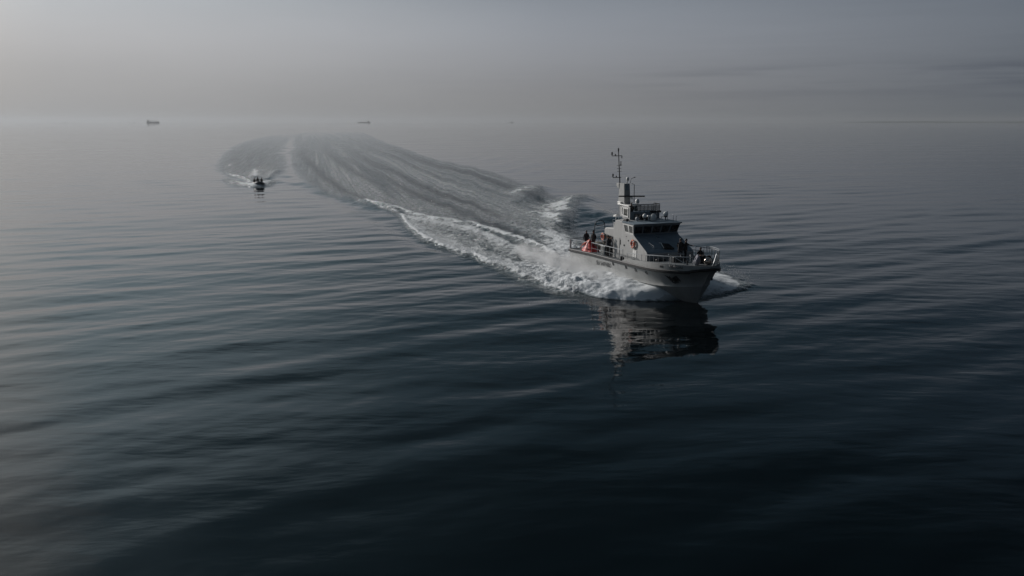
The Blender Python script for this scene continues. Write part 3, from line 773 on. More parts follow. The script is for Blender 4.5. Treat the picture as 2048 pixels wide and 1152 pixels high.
# walls: taper a little inboard toward the top
def yw(z): return float(I(z, [2.1, 3.4, 5.4], [2.13, 2.12, 2.02]))
n = len(prof)
vs = [(x, -yw(z), z) for x, z in prof] + [(x, yw(z), z) for x, z in prof]
b.add(vs, [tuple(range(n)), tuple(reversed(range(n, 2 * n)))])
for i in range(n):
    j = (i + 1) % n
    b.cur = 1 if i in (6, 7, 8) else 0
    b.add([vs[i], vs[i + n], vs[j + n], vs[j]], [(0, 1, 2, 3)])
deckhouse = b.build('deckhouse', ['house', 'front'], ship, bevel=0.035)

# ---- wheelhouse: flared, windows lean outward toward the top
def loft(z0, z1, x0, x1a, x1b, y0, y1):
    """four sided block, its front edge x1a (bottom) x1b (top), half widths y0 (bottom) y1 (top)"""
    return [(x0, -y0, z0), (x1a, -y0, z0), (x1a, y0, z0), (x0, y0, z0), (x0, -y1, z1), (x1b, -y1, z1), (x1b, y1, z1), (x0, y1, z1)]
b = MB(); WH = loft(4.50, 5.30, 9.02, 10.62, 10.94, 2.03, 2.17); b.hexa(WH)
wheelhouse = b.build('wheelhouse', 'house', ship, bevel=0.02)
b = MB(); b.hexa(loft(5.302, 5.40, 8.95, 11.06, 11.10, 2.20, 2.24)); b.build('wheelhouse_roof', 'front', ship, bevel=0.02)
def quad_on(P00, P10, P11, P01, u0, u1, v0, v1, off):
    P = [Vector(p) for p in (P00, P10, P11, P01)]
    nn = (P[1] - P[0]).cross(P[3] - P[0]).normalized()
    f = lambda u, v: (P[0] * (1 - u) + P[1] * u) * (1 - v) + (P[3] * (1 - u) + P[2] * u) * v + nn * off
    return [f(u0, v0), f(u1, v0), f(u1, v1), f(u0, v1)], nn
def window(P4, u0, u1, v0, v1, gm, fm, fw=0.05, name='window', par=None, slant=0.0):
    par = par or wheelhouse
    def qd(u0, u1, v0, v1, off):
        q, nn = quad_on(*P4, u0, u1, v0, v1, off)
        if slant:
            dirv = (Vector(P4[1]) - Vector(P4[0])).normalized()
            q[0] += dirv * slant; q[1] += dirv * slant
        return q, nn
    q, nn = qd(u0, u1, v0, v1, 0.012)
    b = MB(); q2 = [p - nn * 0.04 for p in q]; b.add(q + q2, [(0, 1, 2, 3), (4, 5, 6, 7), (0, 1, 5, 4), (1, 2, 6, 5), (2, 3, 7, 6), (3, 0, 4, 7)])
    w = b.build(name, gm, par)
    b = MB(); cen = sum(q, Vector()) / 4
    ou = [p + (p - cen).normalized() * fw * 1.3 for p in q]
    a = [p + nn * 0.018 for p in q]; o2 = [p + nn * 0.018 for p in ou]; o3 = [p - nn * 0.03 for p in ou]
    for i in range(4):
        j = (i + 1) % 4; b.add([a[i], a[j], o2[j], o2[i], o3[i], o3[j], q[i] - nn * 0.01, q[j] - nn * 0.01], [(0, 1, 2, 3), (3, 2, 5, 4), (0, 1, 7, 6)])
    b.build('frame', fm, w); return w
front4 = (WH[1], WH[2], WH[6], WH[5])
for k in range(5):
    c = (k + 0.5) / 5
    window(front4, c - 0.085, c + 0.085, 0.13, 0.86, 'glass', 'front', 0.02)
# wipers
for k in range(5):
    q, nn = quad_on(*front4, (k + 0.42) / 5, (k + 0.52) / 5, 0.12, 0.6, 0.05)
    MB().tube([q[0], q[2]], 0.012, 5).build('wiper', 'dark', wheelhouse)
star4 = (WH[0], WH[1], WH[5], WH[4])
window(star4, 0.10, 0.46, 0.12, 0.84, 'glasspale', 'white', 0.09, slant=0.14)
window(star4, 0.57, 0.92, 0.12, 0.84, 'glasspale', 'white', 0.09, slant=0.08)
port4 = (WH[2], WH[3], WH[7], WH[6])
window(port4, 0.10, 0.44, 0.14, 0.80, 'glasspale', 'white', 0.07, slant=-0.08)
window(port4, 0.54, 0.90, 0.14, 0.80, 'glasspale', 'white', 0.07, slant=-0.14)
# ledge under the front windows
b = MB(); b.box(10.60, 10.84, -2.06, 2.06, 4.44, 4.52); b.build('window_ledge', 'front', deckhouse, bevel=0.01)

def side_fix(name, x, z, w, h, m, s=-1, d=0.02, round_=False, par=None):
    b = MB(); y = yw(z) + d
    if round_:
        pts = [(x + w * math.cos(a), z + h * math.sin(a)) for a in [2 * math.pi * k / 12 for k in range(12)]]
    else: pts = [(x - w, z - h), (x + w, z - h), (x + w, z + h), (x - w, z + h)]
    nn = len(pts); vs = [(px, s * (yw(pz) + d), pz) for px, pz in pts] + [(px, s * (yw(pz) - 0.03), pz) for px, pz in pts]
    b.add(vs, [tuple(range(nn)), tuple(reversed(range(nn, 2 * nn)))] + [(i, (i + 1) % nn, (i + 1) % nn + nn, i + nn) for i in range(nn)])
    return b.build(name, m, par or deckhouse)
side_fix('porthole', 9.95, 3.92, 0.06, 0.06, 'glass', round_=True)
side_fix('porthole', 9.28, 3.45, 0.08, 0.08, 'glass', round_=True)
side_fix('vent_grille', 8.55, 3.62, 0.07, 0.20, 'dark')
side_fix('door', 8.1, 3.12, 0.36, 0.85, 'house', d=0.035)
side_fix('notice_plate', 11.15, 3.02, 0.30, 0.30, 'white', d=0.03)
side_fix('vent_grille', 9.55, 4.22, 0.05, 0.03, 'dark')
for s in (1,):
    side_fix('door', 8.1, 3.12, 0.36, 0.85, 'house', s=1, d=0.035)
# grab handle, hatch and lamp on the sloping front
def slope_z(x): return float(I(x, [10.62, 11.0, 13.0], [4.50, 4.33, 3.42]))
b = MB(); b.tube([(12.0, -1.35, slope_z(12.0)), (12.02, -1.36, slope_z(12) + 0.12), (12.55, -1.22, slope_z(12.5) + 0.14), (12.6, -1.2, slope_z(12.6))], 0.022, 6); b.build('grab_handle', 'white', deckhouse)
b = MB(); b.box(10.95, 11.3, -0.2, 0.05, slope_z(11.1) - 0.02, slope_z(11.1) + 0.10); b.build('junction_box', 'front', deckhouse, bevel=0.02)
b = MB(); b.hexa([(11.2, -1.3, slope_z(11.2) - 0.01), (12.6, -1.3, slope_z(12.6) - 0.01), (12.6, 0.95, slope_z(12.6) - 0.01), (11.2, 0.95, slope_z(11.2) - 0.01),
                  (11.2, -1.3, slope_z(11.2) + 0.035), (12.6, -1.3, slope_z(12.6) + 0.035), (12.6, 0.95, slope_z(12.6) + 0.035), (11.2, 0.95, slope_z(11.2) + 0.035)])
b.build('deck_panel', 'front', deckhouse, bevel=0.012)

# side walls of the raised casing aft of the house (an overhanging block, open below)
b = MB(); prof = [(5.35, 3.82), (5.2, 3.95), (5.2, 4.28), (5.32, 4.42), (5.6, 4.50), (7.2, 4.62), (7.2, 3.78)]
b.prism(prof, -1.95, 1.95); b.build('aft_shelter', 'house', ship, bevel=0.10)
b = MB()
for x, y in ((5.4, -1.85), (5.4, 1.85), (6.35, -1.88)): MB().tube([(x, y, 2.05), (x, y, 3.86)], 0.05, 8).build('shelter_post', 'dark', ship)
side_dark = MB(); side_dark.box(7.16, 7.24, -1.5, 1.5, 2.1, 3.75); side_dark.build('aft_door', 'dark', deckhouse)
# engine casing and gear on the aft deck
b = MB(); b.box(5.6, 6.9, -0.9, 1.2, 2.05, 3.2); b.build('engine_casing', 'dark', ship, bevel=0.06)
b = MB(); b.tube([(6.15, -2.38, 2.1), (6.15, -2.38, 2.95)], 0.09, 8); b.tube([(5.75, -2.38, 2.1), (5.75, -2.38, 2.85)], 0.11, 8); b.box(5.45, 6.45, -2.5, -2.3, 2.92, 2.99)
b.build('mooring_bitts', 'white', ship)
b = MB()
for i in range(5): b.tube([(7.0 - 0.02 * i, -2.25, 2.15 + 0.28 * i), (7.4, -2.25, 2.15 + 0.28 * i)], 0.02, 5)
b.tube([(7.0, -2.25, 2.1), (6.9, -2.25, 3.5)], 0.025, 6); b.tube([(7.42, -2.25, 2.1), (7.42, -2.25, 3.5)], 0.025, 6); b.build('ladder', 'dark', ship)
b = MB(); b.box(9.55, 9.75, -2.62, -2.42, 2.2, 2.62); b.box(9.9, 10.0, -2.6, -2.45, 2.2, 2.58); b.build('mooring_bitts', 'dark', ship, bevel=0.02)
# davit hoop
b = MB(); hp = []
for k in range(13):
    a = math.pi * k / 12; hp.append((3.3, -1.45 - 0.50 * math.cos(a), 4.20 + 0.60 * max(math.sin(a), 0) ** 0.6))
leg_l = [(3.3, -2.0, 2.1), (3.3, -1.98, 3.6)]; leg_r = [(3.3, -0.92, 3.6), (3.3, -0.90, 2.1)]
b.tube(leg_l + hp + leg_r, 0.035, 8); b.tube([(3.3, -1.92, 4.5), (3.3, -1.7, 4.36), (3.3, -1.2, 4.36), (3.3, -0.98, 4.5)], 0.03, 6)
b.build('davit_hoop', 'dark', ship, smooth=True)
b = MB(); b.tube([(4.4, 0.3, 2.1), (4.4, 0.3, 3.3)], 0.13, 10); b.tube([(4.4, 0.3, 3.2), (3.9, -0.2, 3.6), (3.2, -0.9, 3.5)], [0.11, 0.09, 0.06], 8)
b.tube([(4.2, 0.1, 3.35), (3.5, -0.6, 3.15)], 0.05, 8); b.ball((3.2, -0.9, 3.42), 0.10, 8, 6); b.build('deck_crane', 'dark', ship)
for (x, y, w, l, h) in ((4.9, -1.5, 0.35, 0.5, 0.7), (3.9, -1.0, 0.3, 0.3, 0.5), (4.9, -0.4, 0.4, 0.4, 1.1)):
    b = MB(); z = zdeck(x) + 0.05; b.box(x - w, x + w, y - l, y + l, z, z + h); b.tube([(x - w, y, z + h), (x, y, z + h + 0.18), (x + w, y, z + h)], 0.03, 6)
    b.build('deck_locker', 'dark', ship, bevel=0.05)
b = MB()
for x in (5.05, 5.35): b.ball((x, -2.2, 2.32), 0.11, 8, 6)
b.build('deck_lamp', 'white', ship)

# ---- railings
def railing(name, pts, tops, nmid=1, posts=None, mat_='rail', rt=0.028, rp=0.018, hfun=None):
    """pts: list of (x,y,zfoot), tops: list of z"""
    b = MB(); tp = [(p[0], p[1], t) for p, t in zip(pts, tops)]
    b.tube(tp, rt, 7)
    for k in range(nmid):
        f = (k + 1) / (nmid + 1); b.tube([(p[0], p[1], p[2] + (t - p[2]) * f) for p, t in zip(pts, tops)], rp * 0.8, 6)
    for p, t in zip(pts, tops): b.tube([p, (p[0], p[1], t)], rp, 6)
    return b.build(name, mat_, ship)
def side_line(x0, x1, n, s, inset=0.06):
    out = []
    for i in range(n + 1):
        x = x0 + (x1 - x0) * i / n; out.append((x, s * (hbeam(x) - inset), (zdeck(x) + 0.06) if x < 10.6 else zbul(x) - 0.02))
    return out
for s in (-1, 1):
    l = side_line(0.1, 3.7, 3, s); railing('railing', l, [p[2] + 0.95 for p in l], 1)
    l = side_line(4.6, 10.45, 5, s); railing('railing', l, [p[2] + 0.97 for p in l], 1, rt=0.036)
    l = side_line(11.2, 13.5, 2, s); railing('railing', l, [p[2] + 0.50 for p in l], 0)
    l = side_line(14.0, 18.0, 8, s, 0.10)
    railing('railing', l, [p[2] + t for p, t in zip(l, [0.52, 0.54, 0.56, 0.57, 0.58, 0.59, 0.60, 0.61, 0.62] if s < 0 else [0.92] * 9)], 0, mat_='rail', rt=0.036)
l = [(0.08, y, 1.84) for y in (-2.8, -1.4, 0, 1.4, 2.8)]; railing('railing', l, [2.8] * 5, 1)
# higher port bow rail with pulpit
l = side_line(12.4, 17.9, 9, 1, 0.10) + [(18.35, 0.72, zbul(18.3) - 0.02)]
railing('bow_railing', l, [p[2] + 0.80 for p in l[:-1]] + [3.95], 1, rt=0.034)
b = MB(); b.tube([(18.35, 0.72, 3.95), (18.5, 0.5, 3.6), (18.6, 0.25, 3.12)], 0.034, 7); b.build('pulpit', 'rail', ship)
b = MB(); b.tube([(16.7, -1.80, 3.58), (17.75, -1.25, 3.08)], 0.03, 7); b.build('rail_brace', 'rail', ship)
b = MB(); b.tube([(0.02, -2.86, 1.9), (0.02, -2.86, 2.75)], 0.07, 8); b.build('stern_post', 'white', ship)

# ---- flybridge
b = MB(); b.box(6.95, 8.05, -0.95, 1.85, 5.36, 6.02); flyb = b.build('flybridge', 'front', ship, bevel=0.03)
b = MB(); b.box(6.75, 8.07, -1.02, -0.955, 5.38, 6.44); scr = b.build('side_screen', 'house', flyb, bevel=0.01)
b = MB(); b.box(7.05, 7.75, -1.045, -1.0, 5.66, 6.24); w = b.build('window', 'glasspale', flyb)
b = MB()
for (x0_, x1_, z0_, z1_) in ((6.96, 7.84, 5.56, 5.66), (6.96, 7.84, 6.24, 6.34), (6.96, 7.05, 5.661, 6.239), (7.75, 7.84, 5.661, 6.239)): b.box(x0_, x1_, -1.07, -1.015, z0_, z1_)
b.build('window_frame', 'white', flyb)
b = MB(); ys = np.linspace(-0.80, 1.85, 8)
for y in ys: b.tube([(8.03, y, 6.0), (8.03, y, 6.62)], 0.022, 6)
b.tube([(8.03, -0.80, 6.62), (8.03, 1.85, 6.62), (7.0, 1.85, 6.62)], 0.035, 7); b.tube([(7.0, 1.85, 6.0), (7.0, 1.85, 6.62)], 0.022, 6)
b.build('flybridge_rail', 'dark', flyb)
b = MB(); b.box(8.06, 8.09, -0.6, 1.80, 6.10, 6.55)
glassm = bpy.data.materials.new('smoked wind screen'); glassm.use_nodes = True
pp_ = glassm.node_tree.nodes['Principled BSDF']; pp_.inputs['Base Color'].default_value = (0.05, 0.07, 0.08, 1); pp_.inputs['Roughness'].default_value = 0.1; pp_.inputs['Alpha'].default_value = 0.45
b.build('wind_screen', glassm, flyb)
b = MB(); b.box(7.95, 8.25, 0.9, 1.9, 5.92, 6.08); b.build('light_bar', 'dark', flyb, bevel=0.03)
# ---- mast house and mast
b = MB(); b.hexa([(5.25, -0.50, 5.38), (7.05, -0.50, 5.38), (7.05, 0.45, 5.38), (5.25, 0.45, 5.38), (5.1, -0.48, 6.36), (6.75, -0.48, 6.36), (6.75, 0.40, 6.36), (5.1, 0.40, 6.36)])
b.hexa([(7.0, -2.0, 4.55), (8.5, -1.9, 5.36), (8.5, -1.2, 5.40), (7.0, -1.2, 4.6), (7.25, -1.9, 5.30), (8.3, -1.8, 5.44), (8.3, -1.2, 5.46), (7.2, -1.2, 5.4)])
mh = b.build('mast_house', 'house', ship, bevel=0.03)
b = MB(); b.box(5.75, 6.5, -0.535, -0.47, 5.60, 6.20); w = b.build('window', 'glasspale', mh)
b = MB()
for (x0, x1, z0, z1) in ((5.68, 6.58, 5.52, 5.61), (5.68, 6.58, 6.19, 6.28), (5.68, 5.76, 5.611, 6.189), (6.5, 6.58, 5.611, 6.189)): b.box(x0, x1, -0.56, -0.485, z0, z1)
b.build('frame', 'white', w)
b = MB(); b.box(5.0, 7.1, -0.62, 0.62, 6.365, 6.46); b.box(4.75, 5.3, -0.5, 0.1, 6.42, 6.62); plat = b.build('mast_platform', 'white', ship, bevel=0.015)
b = MB(); b.hexa([(4.62, -0.36, 6.46), (5.68, -0.30, 6.46), (5.68, 0.30, 6.46), (4.62, 0.34, 6.46), (4.66, -0.30, 8.2), (5.50, -0.27, 8.2), (5.50, 0.27, 8.2), (4.66, 0.28, 8.2)])
b.hexa([(4.2, -0.35, 7.95), (4.66, -0.35, 7.7), (4.66, 0.1, 7.7), (4.2, 0.1, 7.95), (4.2, -0.35, 8.2), (4.66, -0.35, 8.2), (4.66, 0.1, 8.2), (4.2, 0.1, 8.2)])
mast = b.build('mast', 'house', ship, bevel=0.02)
b = MB(); b.box(5.50, 5.62, -0.20, 0.20, 7.62, 8.08); b.build('mast_panel', 'front', mast)
b = MB(); b.tube([(5.5, 0.35, 6.6), (5.95, 0.40, 6.6)], 0.02, 5); b.tube([(5.55, 0.45, 8.2), (5.9, 0.5, 8.15), (5.95, 0.5, 6.6)], 0.028, 6); b.build('mast_ladder', 'dark', mast)
b = MB(); b.tube([(4.55, -0.2, 8.15), (4.12, -0.2, 10.98)], [0.055, 0.035], 8)
for z in (9.2, 9.45, 9.7): b.tube([(4.4 - (z - 9.2) * .12, -0.42, z), (4.4 - (z - 9.2) * .12, 0.02, z)], 0.018, 5)
pole = b.build('mast_pole', 'dark', mast)
for z, x, y0, y1 in ((10.55, 4.18, -0.85, 0.12), (8.68, 4.46, -0.85, -0.05)):
    b = MB(); b.tube([(x, y0, z), (x, y1, z - 0.0)], 0.03, 6); b.tube([(x, y0, z), (x, y0, z + 0.10)], 0.03, 6); y_ = b.build('yard', 'dark', pole)
    b = MB(); b.lathe(x, y0, [(0.05, 0), (0.065, 0.02), (0.065, 0.22), (0.04, 0.26)], 10, z0=z + 0.08); b.build('navigation_light', 'black', y_)
    b = MB(); b.lathe(x, y0 + 0.33, [(0.04, 0), (0.05, 0.02), (0.05, 0.12), (0.02, 0.15)], 8, z0=z + 0.02); b.build('navigation_light', 'black', y_)
    if z > 10: MB().lathe(x, y1, [(0.03, -0.22), (0.04, -0.18), (0.04, 0.0), (0.02, 0.03)], 8, z0=z).build('navigation_light', 'dark', y_)
b = MB(); b.lathe(4.12, -0.2, [(0.045, 0), (0.06, 0.03), (0.06, 0.24), (0.03, 0.30)], 10, z0=10.92); b.build('navigation_light', 'black', pole)
b = MB(); b.lathe(4.35, -0.05, [(0.03, -0.14), (0.05, -0.12), (0.05, -0.02), (0.03, 0.0), (0.03, 0.12), (0.045, 0.14), (0.045, 0.20), (0.02, 0.22)], 8, z0=9.86); b.build('navigation_light', 'black', pole)
# radar scanners, domes and small aerials
b = MB(); b.lathe(5.9, 0.25, [(0.13, 0), (0.13, 0.12), (0.09, 0.2)], 12, z0=6.88); b.build('radar_base', 'white', mast, smooth=False)
b = MB(); b.hexa([(5.42, -0.75, 7.08), (5.55, -0.80, 7.08), (6.30, 1.35, 7.08), (6.17, 1.40, 7.08), (5.42, -0.75, 7.19), (5.55, -0.80, 7.19), (6.30, 1.35, 7.19), (6.17, 1.40, 7.19)])
b.build('radar_scanner', 'dark', mast, bevel=0.015)
b = MB(); b.tube([(5.25, 0.1, 8.2), (5.3, 0.15, 8.45)], 0.05, 8); b.ball((5.3, 0.16, 8.58), 0.16, 12, 8, (0.8, 0.8, 1.2)); b.build('camera_dome', 'white', mast, smooth=True)
b = MB(); b.tube([(5.4, 0.35, 8.2), (5.45, 0.42, 8.62), (5.45, 0.75, 8.72)], 0.02, 5); b.ball((5.45, 0.75, 8.74), 0.07, 8, 6, (1, 1.6, 0.5)); b.build('wind_vane', 'dark', mast, smooth=True)
b = MB(); b.tube([(6.9, 0.3, 6.46), (6.9, 0.3, 6.62)], 0.05, 8); b.ball((6.9, 0.3, 6.78), 0.20, 14, 10, (0.9, 0.9, 1.15)); b.build('camera_dome', 'white', mast, smooth=True)
def dome(x, y, z0, zc, r, base='rail'):
    b = MB(); b.tube([(x, y, z0), (x, y, zc - r * 0.7)], [0.05, 0.07], 8); p = b.build('dome_post', base, wheelhouse)
    b = MB(); b.ball((x, y, zc), r, 20, 14, (1, 1, 1.03)); o = b.build('satellite_dome', 'white', p, smooth=True)
    b = MB(); b.lathe(x, y, [(r * 0.62, -0.06), (r * 0.8, 0.0), (r * 0.8, 0.05)], 14, z0=zc - r * 0.86); b.build('dome_collar', 'dark', p)
dome(9.5, -0.40, 5.39, 5.84, 0.185)
dome(9.5, 1.58, 5.39, 5.92, 0.21)
b = MB(); b.lathe(9.5, 0.42, [(0.20, 0), (0.24, 0.04), (0.24, 0.36), (0.20, 0.48), (0.12, 0.56), (0.0, 0.585)], 18, z0=5.42); b.build('radome', 'white', wheelhouse, smooth=True)
b = MB(); b.box(9.2, 9.4, -0.05, 0.2, 5.72, 5.86); b.tube([(9.3, 0.08, 5.4), (9.3, 0.08, 5.74)], 0.04, 6); b.build('searchlight', 'white', wheelhouse, bevel=0.03)
b = MB(); b.lathe(9.3, -0.98, [(0.12, 0), (0.17, 0.05), (0.17, 0.2), (0.1, 0.3)], 12, z0=5.45); b.tube([(9.3, -0.98, 5.39), (9.3, -0.98, 5.5)], 0.04, 6); b.build('horn', 'rail', wheelhouse)
b = MB(); b.tube([(9.9, 0.95, 5.39), (9.9, 0.95, 5.75)], 0.03, 6); b.box(9.8, 10.0, 0.8, 1.1, 5.75, 5.80); b.build('searchlight', 'white', wheelhouse, bevel=0.02)
for x, y, h in ((9.0, 1.0, 0.75), (10.2, 1.9, 0.5), (10.4, 2.05, 0.4), (8.7, -0.6, 0.4), (8.9, 0.0, 0.35), (9.1, 2.0, 0.7)):
    b = MB(); b.tube([(x, y, 5.39), (x, y, 5.39 + h)], [0.025, 0.012], 6); b.ball((x, y, 5.41 + h), 0.035, 6, 5); b.build('whip_aerial', 'rail', wheelhouse)
b = MB(); b.tube([(8.0, 1.25, 6.05), (8.02, 1.32, 6.5)], [0.03, 0.02], 6); b.build('whip_aerial', 'white', flyb)
b = MB(); b.box(8.75, 9.15, -1.92, -1.66, 5.42, 5.62); b.build('floodlight', 'dark', ship, bevel=0.03)
b = MB(); b.tube([(8.98, -0.55, 5.38), (8.98, -0.55, 5.85), (9.2, -0.6, 5.86)], 0.03, 6); b.box(8.3, 8.7, -0.7, -0.35, 5.4, 5.9); b.box(8.25, 8.8, -0.1, 0.4, 5.4, 5.75); b.build('roof_locker', 'dark', ship, bevel=0.03)
b = MB(); b.tube([(6.5, -1.5, 4.6), (6.45, -1.5, 5.5)], 0.03, 6); b.hexa([(6.15, -1.6, 5.45), (6.7, -1.6, 5.55), (6.7, -1.35, 5.55), (6.15, -1.35, 5.45), (6.15, -1.6, 5.6), (6.7, -1.6, 5.74), (6.7, -1.35, 5.74), (6.15, -1.35, 5.6)])
b.build('searchlight', 'white', ship, bevel=0.03)
b = MB()
for i in range(4): b.tube([(6.6, -1.85, 4.62 + i * 0.22), (7.15, -1.85, 4.66 + i * 0.22)], 0.016, 5)
b.tube([(6.6, -1.85, 4.6), (6.6, -1.85, 5.3)], 0.018, 5); b.build('ladder', 'rail', ship)
b = MB(); b.lathe(6.95, -1.75, [(0.16, 0), (0.18, 0.05), (0.18, 0.42), (0.1, 0.5)], 12, z0=4.6); b.build('ventilator', 'house', ship, smooth=False)
for y in (-0.45, 0.45): MB().tube([(5.0, y, 5.0), (5.0, y, 6.38)], 0.025, 6).build('platform_stay', 'rail', mast)

# ---- foredeck fittings
b = MB(); zf = zbul(15.2) - 0.1
b.tube([(15.2, -1.45, zf + 0.66), (15.3, -0.12, zf + 0.64)], 0.05, 8); b.tube([(15.2, -1.2, zf), (15.2, -1.2, zf + 0.66)], 0.03, 6); b.tube([(15.28, -0.4, zf), (15.28, -0.4, zf + 0.64)], 0.03, 6)
b.build('deck_bar', 'rail', ship)
b = MB(); b.box(14.6, 15.3, -1.0, -0.2, zf, zf + 0.45); b.build('deck_locker', 'dark', ship, bevel=0.05)
b = MB(); b.box(13.3, 14.0, -1.75, -0.9, zbul(13.6) - 0.1, zbul(13.6) + 0.12); b.build('deck_hatch', 'dark', ship, bevel=0.05)
# windlass
b = MB(); zf = zbul(16.5) - 0.1
b.box(16.3, 16.8, 0.35, 1.15, zf, zf + 0.2); b.tube([(16.55, 0.2, zf + 0.35), (16.55, 1.3, zf + 0.35)], 0.17, 14); b.tube([(16.55, 0.15, zf + 0.35), (16.55, 0.22, zf + 0.35)], 0.23, 14)
b.tube([(16.55, 1.28, zf + 0.35), (16.55, 1.35, zf + 0.35)], 0.23, 14); b.box(16.35, 16.75, 0.65, 0.85, zf + 0.15, zf + 0.62); b.tube([(16.6, 0.75, zf + 0.6), (16.5, 0.85, zf + 0.85)], 0.03, 6); b.build('windlass', 'black', ship, bevel=0.02)
for x, y in ((17.0, -0.9), (17.9, 0.75)): MB().lathe(x, y, [(0.07, 0), (0.09, 0.02), (0.06, 0.06), (0.06, 0.28), (0.10, 0.30), (0.10, 0.34)], 10, z0=zbul(x) - 0.1).build('bollard', 'dark', ship)
b = MB(); b.tube([(18.05, -0.92, 2.95), (18.07, -0.95, 3.42)], 0.028, 8); b.build('fairlead_pin', 'white', ship)
b = MB(); b.tube([(16.0, 0.0, zf), (16.0, 0.0, zf + 0.5)], 0.03, 6); b.ball((16.0, 0, zf + 0.55), 0.06, 8, 6); b.build('deck_lamp', 'white', ship)
b = MB()
for k in range(3): b.tube([(15.9 + 0.24 * math.cos(a), 0.85 + 0.24 * math.sin(a), zf + 0.05 + 0.06 * k) for a in [2 * math.pi * j / 14 for j in range(14)]], 0.035, 6, closed=True)
b.tube([(15.7, 0.6, zf + 0.3), (15.6, 1.2, zf + 0.55), (15.5, 1.6, zf + 0.5)], 0.03, 6)
cp = b.build('rope_coil', 'rope', None, smooth=True, matrix=SHIPM); tag(cp, 'coil of cream rope on the foredeck behind the polished metal ball', 'rope')

# ---- loose things standing on or hanging from the ship
def top(o, label, cat, group=None):
    o.parent = None; o.matrix_world = SHIPM @ o.matrix_world if o.matrix_world == Matrix.Identity(4) else o.matrix_world
    return tag(o, label, cat, group)
# polished metal ball
b = MB(); cz = 3.28; b.ball((17.5, 0.55, cz), 0.30, 32, 24); o = b.build('mooring_ball', 'chrome', None, smooth=True, matrix=SHIPM)
tag(o, 'shiny bronze coloured metal ball standing at the bow of the patrol ship', 'ball')
b = MB(); b.lathe(17.5, 0.55, [(0.16, -0.36), (0.17, -0.33), (0.10, -0.29)], 14, z0=cz); s_ = b.build('stand', 'dark', None); s_.parent = o; s_.matrix_parent_inverse = Matrix.Identity(4)
# crumpled lavender bag
def crumple(c, size, seed, sub=3, amt=0.3, flat=0.0):
    bm = bmesh.new(); bmesh.ops.create_icosphere(bm, subdivisions=sub, radius=1)
    rr = random.Random(seed); dirs = [Vector((rr.gauss(0, 1), rr.gauss(0, 1), rr.gauss(0, 1))).normalized() for _ in range(26)]; am = [rr.uniform(-1, 1) for _ in dirs]
    for v_ in bm.verts:
        n_ = v_.co.normalized(); k = 1.0
        for d_, a_ in zip(dirs, am): k += amt * a_ * math.exp(-((n_ - d_).length / 0.42) ** 2)
        q = n_ * k; v_.co = Vector((c[0] + q.x * size[0], c[1] + q.y * size[1], c[2] + max(q.z, -0.85) * size[2]))
    vs = [v_.co.copy() for v_ in bm.verts]; fs = [[v_.index for v_ in f.verts] for f in bm.faces]; bm.free(); return vs, fs
zb = zbul(17.3) - 0.1
vs, fs = crumple((17.35, -0.30, zb + 0.30), (0.26, 0.30, 0.36), 5, 3, 0.35)
b = MB(); b.add(vs, fs); o = b.build('canvas_bag', 'canvas', None, matrix=SHIPM); tag(o, 'crumpled pale lavender canvas bag beside the shiny ball on the bow', 'bag')
# open black cushion with pale edge lying on the sloping front
b = MB(); zs_ = slope_z
b.hexa([(12.2, -0.30, zs_(12.2) + 0.04), (12.85, -0.42, zs_(12.85) + 0.04), (12.95, 0.45, zs_(12.95) + 0.04), (12.3, 0.30, zs_(12.3) + 0.04),
        (12.2, -0.30, zs_(12.2) + 0.17), (12.85, -0.42, zs_(12.85) + 0.16), (12.95, 0.45, zs_(12.95) + 0.16), (12.3, 0.30, zs_(12.3) + 0.17)])
o = b.build('cushion', 'black', None, bevel=0.04, matrix=SHIPM); tag(o, 'flat black cushion with a pale edge on the sloping blue grey front', 'cushion')
b = MB(); b.tube([(12.12, -0.5, zs_(12.12) + 0.15), (12.2, -0.36, zs_(12.2) + 0.17), (12.85, -0.47, zs_(12.85) + 0.16)], 0.03, 6); p = b.build('piping', 'white', None); p.parent = o
# lifebuoys
def lifebuoy(cx, y, cz, nrm_y, label, r=0.27, rt=0.075, tilt=0.0):
    root = MB(); pts = [(cx + r * math.cos(a), y, cz + r * math.sin(a)) for a in [2 * math.pi * k / 24 for k in range(24)]]
    root.tube(pts, rt, 10, closed=True); o = root.build('lifebuoy', 'orange', None, smooth=True, matrix=SHIPM); tag(o, label, 'lifebuoy', 'orange lifebuoys on the patrol ship')
    for k in range(4):
        a0 = math.pi / 4 + k * math.pi / 2; b = MB()
        b.tube([(cx + r * math.cos(a), y, cz + r * math.sin(a)) for a in (a0 - .12, a0, a0 + .12)], rt + 0.008, 10); s_ = b.build('band', 'white', None); s_.parent = o
    b = MB(); b.tube([(cx + (r + rt + 0.02) * math.cos(a), y - 0.02, cz + (r + rt + 0.02) * math.sin(a)) for a in [2 * math.pi * k / 16 for k in range(16)]], 0.012, 5, closed=True); s_ = b.build('grab_line', 'rope', None); s_.parent = o
    b = MB(); b.tube([(cx - r, y + 0.03, cz - 0.05), (cx, y + 0.05, cz + 0.12), (cx + r, y + 0.03, cz - 0.05)], 0.035, 6); b.tube([(cx, y + 0.05, cz - r), (cx, y + 0.05, cz + r)], 0.03, 6); s_ = b.build('bracket', 'orange', None); s_.parent = o
lifebuoy(10.95, -2.22, 3.80, -1, 'orange lifebuoy on the grey side wall below the wheelhouse windows', 0.29)
lifebuoy(5.15, -2.05, 3.62, -1, 'orange lifebuoy hung by the aft shelter above the open aft deck', 0.27, 0.065)

